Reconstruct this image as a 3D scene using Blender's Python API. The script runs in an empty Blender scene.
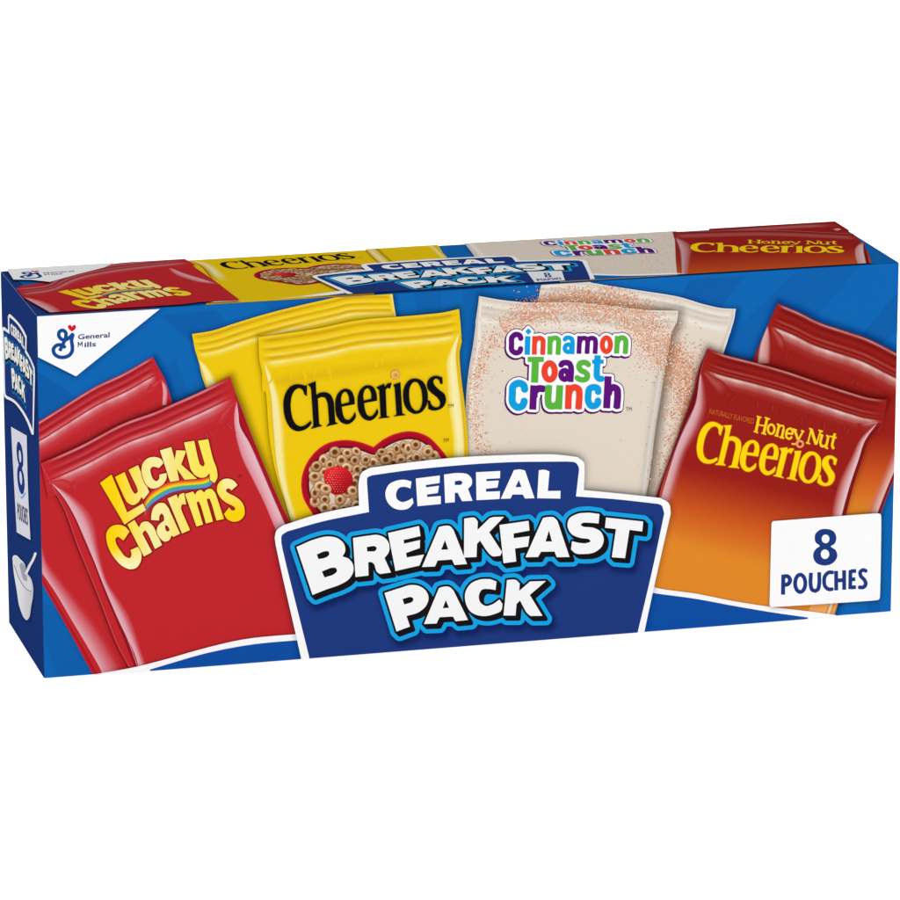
import bpy, math, random
import numpy as np
from mathutils import Matrix, Vector
from mathutils.geometry import delaunay_2d_cdt
random.seed(7)
S = bpy.context.scene
COL = S.collection

# ------------------------------------------------------------------ camera and carton size (metres)
W, H, D = 0.400, 0.1665, 0.0892
CAM = np.array([-0.5758, -2.1159, 0.6743]); ROT = (1.3111, 0.0006, -0.2603); FPX = 5028.9
def rotm(x, y, z):
    cx, sx, cy, sy, cz, sz = math.cos(x), math.sin(x), math.cos(y), math.sin(y), math.cos(z), math.sin(z)
    return (np.array([[cz,-sz,0],[sz,cz,0],[0,0,1]]) @ np.array([[cy,0,sy],[0,1,0],[-sy,0,cy]]) @ np.array([[1,0,0],[0,cx,-sx],[0,sx,cx]]))
R = rotm(*ROT)
cd = bpy.data.cameras.new('camera'); cam = bpy.data.objects.new('camera', cd); COL.objects.link(cam)
m4 = Matrix(R.tolist()).to_4x4(); m4.translation = Vector(CAM.tolist()); cam.matrix_world = m4
cd.sensor_width = 36; cd.lens = FPX/900*36; cd.clip_start = 0.05; cd.clip_end = 100
S.camera = cam

# each face of the carton: origin, u axis, v axis, outward normal, extents
FACES = {
 'front': (np.array([-W/2, 0, 0]), np.array([1,0,0.]), np.array([0,0,1.]), np.array([0,-1.,0]), W, H),
 'top':   (np.array([-W/2, 0, H]), np.array([1,0,0.]), np.array([0,1.,0]), np.array([0,0,1.]), W, D),
 'end':   (np.array([-W/2, D, 0]), np.array([0,-1.,0]), np.array([0,0,1.]), np.array([-1.,0,0]), D, H)}
def to_face(face, P, h):
    """layout measured on the photo grid -> (u, v) on a face of the carton (ink height h)"""
    O, U, V, N, _, _ = FACES[face]
    P = np.asarray(P, float).reshape(-1, 2)
    d = np.stack([(P[:,0]-450)/FPX, -(P[:,1]-450)/FPX, -np.ones(len(P))], 1) @ R.T
    O2 = O + N*h
    t = ((O2-CAM) @ N)/(d @ N)
    X = CAM + d*t[:,None] - O2
    return np.stack([X @ U, X @ V], 1)

# ------------------------------------------------------------------ colours
GAIN = 0.86
def lin(c):
    return tuple(((v/255)/12.92 if v <= 10 else ((v/255+0.055)/1.055)**2.4) for v in c[:3])
def mixc(a, b, t):
    return tuple(a[i]*(1-t)+b[i]*t for i in range(3))
def cfn(c):
    return c if callable(c) else (lambda x, y: c)

def ink_material(name, shade=False):
    m = bpy.data.materials.new(name); m.use_nodes = True; nt = m.node_tree; n = nt.nodes; n.clear(); L = nt.links.new
    out = n.new('ShaderNodeOutputMaterial'); at = n.new('ShaderNodeAttribute'); at.attribute_name = 'ink'
    if shade:
        tr = n.new('ShaderNodeBsdfTransparent'); L(at.outputs['Color'], tr.inputs['Color']); L(tr.outputs[0], out.inputs['Surface']); return m
    b = n.new('ShaderNodeBsdfDiffuse'); gl = n.new('ShaderNodeBsdfGlossy'); ms = n.new('ShaderNodeMixShader'); tc = n.new('ShaderNodeTexCoord'); no = n.new('ShaderNodeTexNoise')
    no.inputs['Scale'].default_value = 900; no.inputs['Detail'].default_value = 3; L(tc.outputs['Object'], no.inputs['Vector'])
    mr = n.new('ShaderNodeMapRange'); mr.inputs['To Min'].default_value = 0.98; mr.inputs['To Max'].default_value = 1.02
    L(no.outputs['Fac'], mr.inputs['Value'])
    mx = n.new('ShaderNodeVectorMath'); mx.operation = 'SCALE'; L(at.outputs['Color'], mx.inputs[0]); L(mr.outputs[0], mx.inputs['Scale'])
    L(mx.outputs[0], b.inputs['Color'])
    gl.inputs['Roughness'].default_value = 0.3; ms.inputs[0].default_value = 0.004
    n2 = n.new('ShaderNodeTexNoise'); n2.inputs['Scale'].default_value = 35; n2.inputs['Detail'].default_value = 4; L(tc.outputs['Object'], n2.inputs['Vector'])
    bp = n.new('ShaderNodeBump'); bp.inputs['Strength'].default_value = 0.06; bp.inputs['Distance'].default_value = 0.002
    L(n2.outputs['Fac'], bp.inputs['Height']); L(bp.outputs[0], b.inputs['Normal']); L(bp.outputs[0], gl.inputs['Normal'])
    L(b.outputs[0], ms.inputs[1]); L(gl.outputs[0], ms.inputs[2]); L(ms.outputs[0], out.inputs['Surface']); return m
INK = ink_material('coated_ink'); SHADE = ink_material('ink_shade', True)

# ------------------------------------------------------------------ paths
def pts(s, ox=0, oy=0, k=10.0):
    """'x,y x,y! ...' -> points and corner flags, measured in an enlarged window at (ox, oy)"""
    P, C = [], []
    for t in s.split():
        c = t.endswith('!'); x, y = t.rstrip('!').split(',')
        P.append((ox+float(x)/k, oy+float(y)/k)); C.append(c)
    return P, C
def curve(P, C, closed=True, sub=6):
    n = len(P); out = []
    for i in range(n if closed else n-1):
        p1, p2 = P[i], P[(i+1) % n]; c1, c2 = C[i], C[(i+1) % n]
        if c1 and c2: out.append(p1); continue
        p0 = p1 if (c1 or (not closed and i == 0)) else P[i-1]
        p3 = p2 if (c2 or (not closed and i == n-2)) else P[(i+2) % n]
        d0, d1, d2 = (max(math.dist(q, r), 1e-9) for q, r in ((p0, p1), (p1, p2), (p2, p3)))
        def tan(a_, b_, c_, e, f):
            if e < 1e-6: return [(c_[k]-b_[k]) for k in (0,1)]
            if f < 1e-6: return [(b_[k]-a_[k]) for k in (0,1)]
            v = [((b_[k]-a_[k])/e*f+(c_[k]-b_[k])/f*e)/(e+f) for k in (0,1)]
            return [v[0]*d1, v[1]*d1]
        m1 = tan(p0, p1, p2, d0, d1); m2 = tan(p1, p2, p3, d1, d2)
        def clampv(v, e):
            L = math.hypot(*v); q = min(1, 1.6*min(e, d1)/L) if L > 1e-9 else 1; return [v[0]*q, v[1]*q]
        m1 = clampv(m1, d0 if d0 > 1e-6 else d1); m2 = clampv(m2, d2 if d2 > 1e-6 else d1)
        for j in range(sub):
            t = j/sub; a, b = t*t, t*t*t
            out.append(tuple((2*b-3*a+1)*p1[k]+(b-2*a+t)*m1[k]+(3*a-2*b)*p2[k]+(b-a)*m2[k] for k in (0,1)))
    if not closed: out.append(P[-1])
    return out
def loop(s, ox=0, oy=0, k=10.0, sub=6): return curve(*pts(s, ox, oy, k), True, sub)
def line(s, ox=0, oy=0, k=10.0, sub=6): return curve(*pts(s, ox, oy, k), False, sub)
def ell(cx, cy, rx, ry, n=28, rot=0):
    c, s = math.cos(rot), math.sin(rot)
    return [(cx+rx*math.cos(a)*c-ry*math.sin(a)*s, cy+rx*math.cos(a)*s+ry*math.sin(a)*c) for a in [i*2*math.pi/n for i in range(n)]]
def resample(P, n):
    P = np.array(P); d = np.r_[0, np.cumsum(np.hypot(*(P[1:]-P[:-1]).T))]; t = np.linspace(0, d[-1], n)
    return np.stack([np.interp(t, d, P[:,0]), np.interp(t, d, P[:,1])], 1)
def fit(pairs, proj=False):
    """affine or projective map between two layouts of the same print"""
    A, b = [], []
    for (x, y), (u, v) in pairs:
        if proj:
            A += [[x,y,1,0,0,0,-u*x,-u*y],[0,0,0,x,y,1,-v*x,-v*y]]
        else:
            A += [[x,y,1,0,0,0,0,0],[0,0,0,x,y,1,0,0]]
        b += [u, v]
    A = np.array(A, float); b = np.array(b, float); sc = np.array([500,500,1,500,500,1,2.5e5,2.5e5])
    h = np.linalg.lstsq(A/sc, b, rcond=None)[0]/sc
    return np.r_[h, 1].reshape(3, 3)
IDM = np.eye(3)
def ap(M, P):
    P = np.asarray(P, float).reshape(-1, 2); q = np.c_[P, np.ones(len(P))] @ M.T
    return q[:, :2]/q[:, 2:3]

# ------------------------------------------------------------------ distance fields -> outlines
class Field:
    def __init__(s, x0, y0, x1, y1, step=0.4, margin=8):
        s.x0, s.y0, s.st, s.m = x0, y0, step, margin
        s.xs = np.arange(x0, x1, step); s.ys = np.arange(y0, y1, step); s.D = np.full((len(s.ys), len(s.xs)), 99.0)
    def win(s, P, m):
        P = np.array(P); a = max(0, int((P[:,0].min()-m-s.x0)/s.st)); b = min(len(s.xs), int((P[:,0].max()+m-s.x0)/s.st)+2)
        c = max(0, int((P[:,1].min()-m-s.y0)/s.st)); d = min(len(s.ys), int((P[:,1].max()+m-s.y0)/s.st)+2)
        return slice(c, d), slice(a, b)
    def poly(s, loops):
        w = s.win([p for l in loops for p in l], s.m); X, Y = np.meshgrid(s.xs[w[1]], s.ys[w[0]])
        dm = np.full(X.shape, 1e9); ins = np.zeros(X.shape, bool)
        for l in loops:
            for i in range(len(l)):
                ax, ay = l[i-1]; bx, by = l[i]; dx, dy = bx-ax, by-ay; q = dx*dx+dy*dy
                if q < 1e-12: continue
                t = np.clip(((X-ax)*dx+(Y-ay)*dy)/q, 0, 1)
                dm = np.minimum(dm, (X-ax-t*dx)**2+(Y-ay-t*dy)**2)
                if ay != by:
                    ins ^= ((ay > Y) != (by > Y)) & (X < dx*(Y-ay)/dy+ax)
        d = np.sqrt(dm); d[ins] *= -1
        s.D[w] = np.minimum(s.D[w], d)
    def disc(s, p, r):
        w = s.win([p], s.m+r); X, Y = np.meshgrid(s.xs[w[1]], s.ys[w[0]])
        s.D[w] = np.minimum(s.D[w], np.hypot(X-p[0], Y-p[1])-r)
    def stroke(s, P, w, close=False, caps=False):
        n = len(P)
        for i in range(n if close else n-1):
            a, b = np.array(P[i]), np.array(P[(i+1) % n]); d = b-a; L = np.hypot(*d)
            if L < 1e-6: continue
            q = np.array([-d[1], d[0]])/L*w/2
            s.poly([[tuple(a+q), tuple(b+q), tuple(b-q), tuple(a-q)]])
            if caps or close or 0 < i: s.disc(tuple(a), w/2)
        if caps: s.disc(tuple(P[-1]), w/2)
    def contour(s, lev=0.0, D=None):
        D = (s.D if D is None else D)-lev+1e-7; I = D < 0
        k = I[:-1,:-1]*1+I[:-1,1:]*2+I[1:,1:]*4+I[1:,:-1]*8
        T = {1:[(3,0)],2:[(0,1)],3:[(3,1)],4:[(1,2)],5:[(3,0),(1,2)],6:[(0,2)],7:[(3,2)],8:[(2,3)],9:[(2,0)],10:[(0,1),(2,3)],11:[(2,1)],12:[(1,3)],13:[(1,0)],14:[(0,3)]}
        adj = {}; pos = {}
        def key(j, i, e):
            if e == 0: a, b, q = (j,i), (j,i+1), ('h',j,i)
            elif e == 2: a, b, q = (j+1,i), (j+1,i+1), ('h',j+1,i)
            elif e == 3: a, b, q = (j,i), (j+1,i), ('v',j,i)
            else: a, b, q = (j,i+1), (j+1,i+1), ('v',j,i+1)
            if q not in pos:
                da, db = D[a], D[b]; t = da/(da-db)
                pos[q] = (s.x0+s.st*(a[1]+t*(b[1]-a[1])), s.y0+s.st*(a[0]+t*(b[0]-a[0])))
            return q
        for j, i in np.argwhere((k > 0) & (k < 15)):
            for e, f in T[int(k[j,i])]:
                p, q = key(j,i,e), key(j,i,f); adj.setdefault(p, []).append(q); adj.setdefault(q, []).append(p)
        loops, seen = [], set()
        for st in adj:
            if st in seen: continue
            cur, prev, l = st, None, []
            while cur is not None and cur not in seen:
                seen.add(cur); l.append(pos[cur]); nx = [q for q in adj[cur] if q != prev and q not in seen]; prev = cur; cur = nx[0] if nx else None
            if len(l) > 5: loops.append(simplify(l, 0.035))
        return [l for l in loops if len(l) > 2]
def simplify(l, tol):
    def rdp(a):
        if len(a) < 3: return a
        A = np.array(a); p, q = A[0], A[-1]; d = q-p; L = np.hypot(*d)
        e = np.abs((A[:,0]-p[0])*d[1]-(A[:,1]-p[1])*d[0])/L if L > 1e-9 else np.hypot(*(A-p).T)
        i = int(e.argmax())
        return [a[0], a[-1]] if e[i] < tol else rdp(a[:i+1])[:-1]+rdp(a[i:])
    h = len(l)//2
    return rdp(l[:h+1])[:-1]+rdp(l[h:]+[l[0]])[:-1]

# ------------------------------------------------------------------ printed sheets
HGT = {'front': 0.0, 'top': 0.0, 'end': 0.0}
STEP = 0.000006
class Sheet:
    """one printed element: stacked ink areas on one face of the carton, built as ONE mesh"""
    def __init__(s, face, M=None):
        s.f = face; s.M = IDM if M is None else M; s.v = []; s.c = []; s.p = []; s.m = []
    def nxt(s, k=1.0):
        HGT[s.f] += STEP*k; return HGT[s.f]
    def emit(s, P, colors, faces, shade=False, h=None):
        """P on the layout grid, one colour per vertex"""
        h = s.nxt() if h is None else h
        uv = to_face(s.f, ap(s.M, P), h); _, _, _, _, FU, FV = FACES[s.f]; e = 0.00018
        lo, hi = (e, e), (FU-e, FV-e)
        C = np.array([lin(c) for c in colors]); C = np.sqrt(np.array(colors, float)) if shade else np.maximum(C*GAIN-0.005, 0.0015)
        inside = ((uv >= lo) & (uv <= hi)).all(1); b = len(s.v)
        O, U, V, N, _, _ = FACES[s.f]
        def w3(q): return tuple(O+N*h+U*q[0]+V*q[1])
        idx = {}
        def vid(i):
            if i not in idx: idx[i] = len(s.v); s.v.append(w3(uv[i])); s.c.append(tuple(C[i]))
            return idx[i]
        for f in faces:
            if all(inside[i] for i in f):
                s.p.append([vid(i) for i in f]); s.m.append(int(shade)); continue
            q = [(uv[i], C[i]) for i in f]
            for ax in (0, 1):
                for sgn, lim in ((1, lo[ax]), (-1, hi[ax])):
                    o = []
                    for k in range(len(q)):
                        (a, ca), (c, cc) = q[k-1], q[k]; da, dc = sgn*(a[ax]-lim), sgn*(c[ax]-lim)
                        if (da >= 0) != (dc >= 0):
                            t = da/(da-dc); o.append((a+(c-a)*t, ca+(cc-ca)*t))
                        if dc >= 0: o.append((c, cc))
                    q = o
                    if not q: break
                if not q: break
            if len(q) > 2:
                st = len(s.v)
                for a, ca in q: s.v.append(w3(a)); s.c.append(tuple(ca))
                s.p.append(list(range(st, st+len(q)))); s.m.append(int(shade))
    def fill(s, loops, col, cell=None, shade=False):
        """area inside loops (even-odd), flat or varying colour"""
        V, E = [], []
        for l in loops:
            l = [p for i, p in enumerate(l) if math.dist(p, l[i-1]) > 1e-4]
            b = len(V); V += [Vector(p) for p in l]; E += [(b+i, b+(i+1) % len(l)) for i in range(len(l))]
        if cell:
            xs = [p[0] for p in V]; ys = [p[1] for p in V]
            x = min(xs)+cell/2
            while x < max(xs):
                y = min(ys)+cell/2
                while y < max(ys):
                    V.append(Vector((x+cell*.01*math.sin(y*7), y))); y += cell
                x += cell
        r = delaunay_2d_cdt(V, E, [], 0, 1e-5)
        P = [tuple(p) for p in r[0]]; f = cfn(col); T = np.array([list(t) for t in r[2]]); A = np.array(P)
        c = A[T].mean(1); X, Y = c[:,0], c[:,1]; ins = np.zeros(len(T), bool)
        for l in loops:
            for i in range(len(l)):
                (ax, ay), (bx, by) = l[i-1], l[i]
                if ay != by: ins ^= ((ay > Y) != (by > Y)) & (X < (bx-ax)*(Y-ay)/(by-ay)+ax)
        s.emit(P, [f(*p) for p in P], T[ins].tolist(), shade)
    def band(s, A, B, stops, n=24, under=None, fade=(0, 0), shade=False, mod=None):
        """strip between two lines; stops = (t, colour, strength) blended over the colour of the area below"""
        A = resample(A, n); B = resample(B, n); P, C, F = [], [], []; u = cfn(under); k = len(stops)
        for i in range(n):
            s0 = i/(n-1); e = 1.0
            if fade[0] and s0 < fade[0]: e *= s0/fade[0]
            if fade[1] and s0 > 1-fade[1]: e *= (1-s0)/fade[1]
            e = e*e*(3-2*e)*(mod[i] if mod is not None else 1)
            for t, c, a in stops:
                p = A[i]*(1-t)+B[i]*t; P.append(tuple(p))
                C.append(mixc((1,1,1), c, a*e) if shade else mixc(u(*p), c, a*e))
        for i in range(n-1):
            for j in range(k-1):
                q = i*k+j; F.append([q, q+1, q+k+1, q+k])
        s.emit(P, C, F, shade)
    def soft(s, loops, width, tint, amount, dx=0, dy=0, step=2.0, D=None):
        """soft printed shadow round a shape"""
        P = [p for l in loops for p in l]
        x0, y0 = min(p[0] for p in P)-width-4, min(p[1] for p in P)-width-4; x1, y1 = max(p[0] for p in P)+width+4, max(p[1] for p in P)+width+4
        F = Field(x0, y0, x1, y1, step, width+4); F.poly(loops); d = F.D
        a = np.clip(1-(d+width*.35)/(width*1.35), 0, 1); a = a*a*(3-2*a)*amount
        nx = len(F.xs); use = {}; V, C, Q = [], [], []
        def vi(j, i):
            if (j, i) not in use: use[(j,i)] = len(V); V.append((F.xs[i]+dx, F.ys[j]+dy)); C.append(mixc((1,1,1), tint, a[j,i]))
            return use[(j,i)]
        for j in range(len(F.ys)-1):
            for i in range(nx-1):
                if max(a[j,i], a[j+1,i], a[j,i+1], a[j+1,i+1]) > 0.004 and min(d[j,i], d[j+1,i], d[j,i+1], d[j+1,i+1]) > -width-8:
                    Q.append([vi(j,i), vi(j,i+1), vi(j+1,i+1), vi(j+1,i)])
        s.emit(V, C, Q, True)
    def text(s, body, o, r, up, col, bold=0.0):
        """plain small print: o = left end of the baseline, r = right end, up = height of capitals as a vector"""
        cu = bpy.data.curves.new('t', 'FONT'); cu.body = body; cu.offset = bold; cu.resolution_u = 3
        ob = bpy.data.objects.new('t', cu); COL.objects.link(ob); bpy.context.view_layer.update()
        me = bpy.data.meshes.new_from_object(ob.evaluated_get(bpy.context.evaluated_depsgraph_get()))
        V = np.array([v.co[:2] for v in me.vertices]); F = [list(p.vertices) for p in me.polygons]
        bpy.data.objects.remove(ob); bpy.data.curves.remove(cu); bpy.data.meshes.remove(me)
        x0, x1 = V[:,0].min(), V[:,0].max(); c = 0.70
        P = [(o[0]+(x-x0)/(x1-x0)*(r[0]-o[0])+y/c*up[0], o[1]+(x-x0)/(x1-x0)*(r[1]-o[1])+y/c*up[1]) for x, y in V]
        s.emit(P, [col]*len(P), F)
    def build(s, name, parent, label=None):
        me = bpy.data.meshes.new(name); me.from_pydata(s.v, [], s.p); me.materials.append(INK); me.materials.append(SHADE)
        for i, p in enumerate(me.polygons): p.material_index = s.m[i]
        at = me.color_attributes.new('ink', 'FLOAT_COLOR', 'POINT')
        at.data.foreach_set('color', [x for c in s.c for x in (*c, 1.0)])
        me.update(); o = bpy.data.objects.new(name, me); COL.objects.link(o); o.parent = parent
        if label: o['label'] = label
        return o

# ------------------------------------------------------------------ colours of the print
WHITE = (251,251,252); BLUE = (4,103,179); NAVY = (35,60,128); CYAN = (27,163,229); BLACK = (27,25,27)
RED = (193,42,48); YEL = (238,200,16); BEI = (226,214,199); MAR = (153,34,30); STRIP = (5,80,163); NAVYSIDE = (36,62,128)
PURP = (96,24,122); SKY = (18,160,224); TOM = (238,70,48); GRN = (92,182,64)

# ------------------------------------------------------------------ lettering, traced as outlines
def glyphs(rows):
    return [[loop(l, ox, oy, k) for l in s.split('|')] for ox, oy, k, s in rows]
LUCKY = glyphs([
 (90,420,10,'100,630! 215,545! 372,925! 530,835! 560,900! 345,1045!'),
 (90,420,10,'250,570! 345,520! 425,710 450,738 475,722 468,670! 385,498! 480,452! 592,722! 535,795! 515,770! 480,825 430,850 375,825 340,770!'),
 (90,420,10,'690,480! 735,430! 710,392 650,370 580,382 530,430 515,500 530,580 565,650 620,685 680,675 740,630 765,580 765,530! 695,545! 690,590 665,612 635,595 610,540 605,490 625,468 655,470'),
 (160,430,10,'0,205! 112,170! 148,300! 163,203! 262,207! 212,345! 370,488! 245,497! 168,385! 192,503! 102,520!'),
 (160,430,10,'240,125! 342,108! 385,300 405,350 435,362 448,340! 380,108! 482,92! 530,290 568,400 572,480 545,530! 500,500! 495,430! 460,468 405,476 350,450 305,390!')])
CHARMS = glyphs([
 (90,490,10,'335,505! 395,415! 350,368 280,347 210,367 165,430 165,500 200,610 260,700 330,765 400,792 460,780 500,730 515,650 485,565! 405,600! 415,650 400,680 360,670 300,600 260,530 255,485 280,465!'),
 (90,490,10,'375,345! 445,300! 490,375! 520,325 570,315 620,350 665,430 720,550! 650,590! 575,430 550,405 530,425 525,440! 620,620! 540,665!'),
 (90,490,10,'612,300! 615,240 640,170 690,132 740,132 785,180! 900,437! 835,468! 815,455! 790,503 745,515 700,480 668,420 680,360 742,305! 735,255 715,235 697,255 690,305!|757,350 785,372 795,402 775,416 755,395'),
 (160,470,10,'75,285! 165,245! 182,290! 195,248 240,228! 262,345! 220,345 210,375 225,430! 300,600! 220,635!'),
 (160,470,10,'250,240! 330,215! 350,248! 375,212 410,200 440,225! 470,195 512,190 545,220 567,270! 640,490! 565,505! 510,320 490,285 470,290 475,325! 530,515! 460,535! 405,350 385,315 370,320 372,350! 430,545! 365,565!'),
 (160,470,10,'715,205! 775,150! 740,110 690,88 630,95 585,135 570,200 600,270 660,325 720,355 750,378 750,398 725,405 690,375! 640,440! 670,488 740,517 800,502 843,450 845,390 820,325 750,265 690,235 660,210 668,188 690,185')])
_e = '605,450 610,390 645,320 700,290 755,305 788,365 797,440! 665,465! 680,550 700,590 735,602 775,570 800,525! 808,560 780,610 730,640 670,625 625,570'
_eh = '663,445! 660,375 680,328 705,315 735,350 745,425!'
OAT = glyphs([
 (275,360,10,'318,358! 297,345! 280,300 245,280 205,295 170,350 155,430 160,520 180,600 215,650 260,668 310,650 355,610! 365,632! 330,675 280,702 225,710 165,685 115,610 90,500 90,400 115,320 160,265 220,245 280,252! 305,262! 318,250!'),
 (275,360,10,'330,245! 405,216! 412,355! 440,335 500,325 550,345 580,400 592,500 602,622! 628,635! 515,662! 545,632! 537,520 525,420 500,375 465,368 427,385! 432,500 440,642! 470,658! 362,687! 388,655! 365,300! 355,268!'),
 (275,360,10,_e+'|'+_eh),
 (297.3,356.4,10,_e+'|'+_eh),
 (365,360,10,'115,275! 190,240! 198,275! 225,240 265,230! 250,285! 222,278 205,300! 215,562! 248,572! 135,585! 160,570! 145,300!'),
 (365,360,10,'285,250! 352,225! 372,535! 405,550! 290,562! 318,545! 300,275!'),
 (365,360,10,'385,370 400,260 450,200 510,188 575,215 615,290 628,370 605,470 560,522 500,537 430,500 395,440|440,350 450,265 490,218 520,220 555,270 575,360 570,450 540,505 510,510 465,470 445,410'),
 (365,360,10,'775,237! 755,237! 740,197 705,185 682,210 690,245 740,300 795,345 808,400 790,458 740,495 680,503 637,490! 630,405! 650,410! 665,450 700,475 745,465 755,430 730,380 670,330 630,285 625,230 655,180 710,160 772,176!')])
HONEYMAP = fit([((284,405),(696.8,444)),((297.5,431),(705,461.5)),((297,384.5),(716.5,420)),((315.5,381.8),(733.5,423.5)),((311.2,428.5),(714.5,462)),
 ((337.8,423.5),(737.5,467)),((348,424),(748,470)),((400.2,382.5),(801.5,450.5)),((394,416),(785,478.5)),((405.5,415),(797,480)),((415,413.5),(805.5,483.5)),
 ((416,378.8),(813,453)),((433,410.3),(824,487.5)),((436,376),(830.5,457)),((445.8,400),(834,477))])
BREAK = glyphs([
 (285,520,10,'115,270! 300,192 430,165 520,180 590,240 602,310 575,365! 640,390 677,440 682,520 640,590 540,650 420,692 275,750!|318,345! 400,312 435,315 442,345 415,372 335,392!|368,515! 470,477 508,480 520,512 490,542 395,575!'),
 (345,500,10,'80,380! 230,357 330,350 400,380 440,440 438,520 395,580! 460,725! 350,740! 320,720 290,640 265,620! 232,622! 235,755! 105,770!|218,470! 300,462 317,480 305,507 222,515!'),
 (345,500,10,'430,330! 740,260! 755,360! 585,400! 592,437! 750,400! 748,480! 610,530! 618,575! 790,545! 745,655! 505,710!'),
 (415,500,10,'240,270! 280,260 350,262 385,300! 520,640! 395,650! 370,595! 225,605! 200,665! 70,670!|300,400! 332,495! 262,498!'),
 (415,500,10,'492,185! 600,180 628,215! 625,300! 745,182! 785,170! 890,168! 742,322! 870,520! 852,558! 770,560 735,530 650,405! 620,440! 615,570! 490,575!'),
 (485,495,10,'145,300! 435,258! 445,355! 285,385! 288,432! 445,412! 430,515! 300,535! 312,665! 185,682!'),
 (485,495,10,'580,230! 620,222 690,225 725,260! 845,620! 718,622! 695,565! 560,568! 530,620! 405,622!|640,355! 670,465! 605,465!'),
 (560,495,10,'395,190! 385,285! 300,278 225,280 208,298 230,316 340,330 410,370 437,440 420,510 350,570 240,590 150,580 110,545! 120,462! 200,480 270,480 305,462 290,442 200,428 110,385 75,310 90,240 170,190 290,176!'),
 (560,495,10,'460,225! 832,265! 822,365! 695,348! 650,632! 518,622! 560,340! 450,328!')])
PACK = glyphs([
 (375,560,10,'95,330! 260,277 360,250 440,260 510,310 535,370 515,450 440,520 315,560! 350,665! 215,715!|275,390! 360,370 382,385 378,412 360,425 292,445!'),
 (375,560,10,'640,280! 680,268 745,270 785,305! 930,600! 805,612! 780,565! 645,572! 615,635! 490,640!|708,400! 740,478! 678,482!'),
 (460,560,10,'365,215! 355,300! 290,290 220,297 190,350 200,420 260,460 320,445 395,395! 425,440! 415,500 330,545 220,560 110,520 55,420 55,320 110,235 200,195 300,190!'),
 (460,560,10,'470,200! 560,200 597,235! 592,310! 700,215! 860,210! 698,350! 825,558! 705,560! 670,530 600,405! 565,440! 555,555! 435,555!')])
CEREAL = glyphs([
 (380,450,10,'305,385! 250,368 190,380 162,430 170,490 220,520 280,505 325,480! 335,530! 290,580 200,598 120,570 65,500 55,420 90,345 160,308 250,298 315,315!'),
 (380,450,10,'358,285! 598,255! 596,330! 458,350! 462,374! 590,357! 578,430! 470,445! 472,470! 608,460! 608,540! 375,562!'),
 (380,450,10,'640,245! 800,230 880,245 920,300 915,350 880,388! 925,508! 820,512! 775,425! 748,430! 748,522! 652,530!|748,312! 810,308 825,325 812,345 748,350!'),
 (470,440,10,'60,322! 302,310! 300,382! 165,390! 162,412! 288,405! 275,475! 160,488! 160,517! 300,512! 295,590! 65,602!'),
 (470,440,10,'440,300! 500,294 550,305! 645,582! 550,585! 528,545! 425,545! 405,585! 308,588!|488,400! 515,470! 455,472!'),
 (470,440,10,'688,302! 750,298 795,315! 778,510! 905,508! 903,586! 672,582!')])
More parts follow.
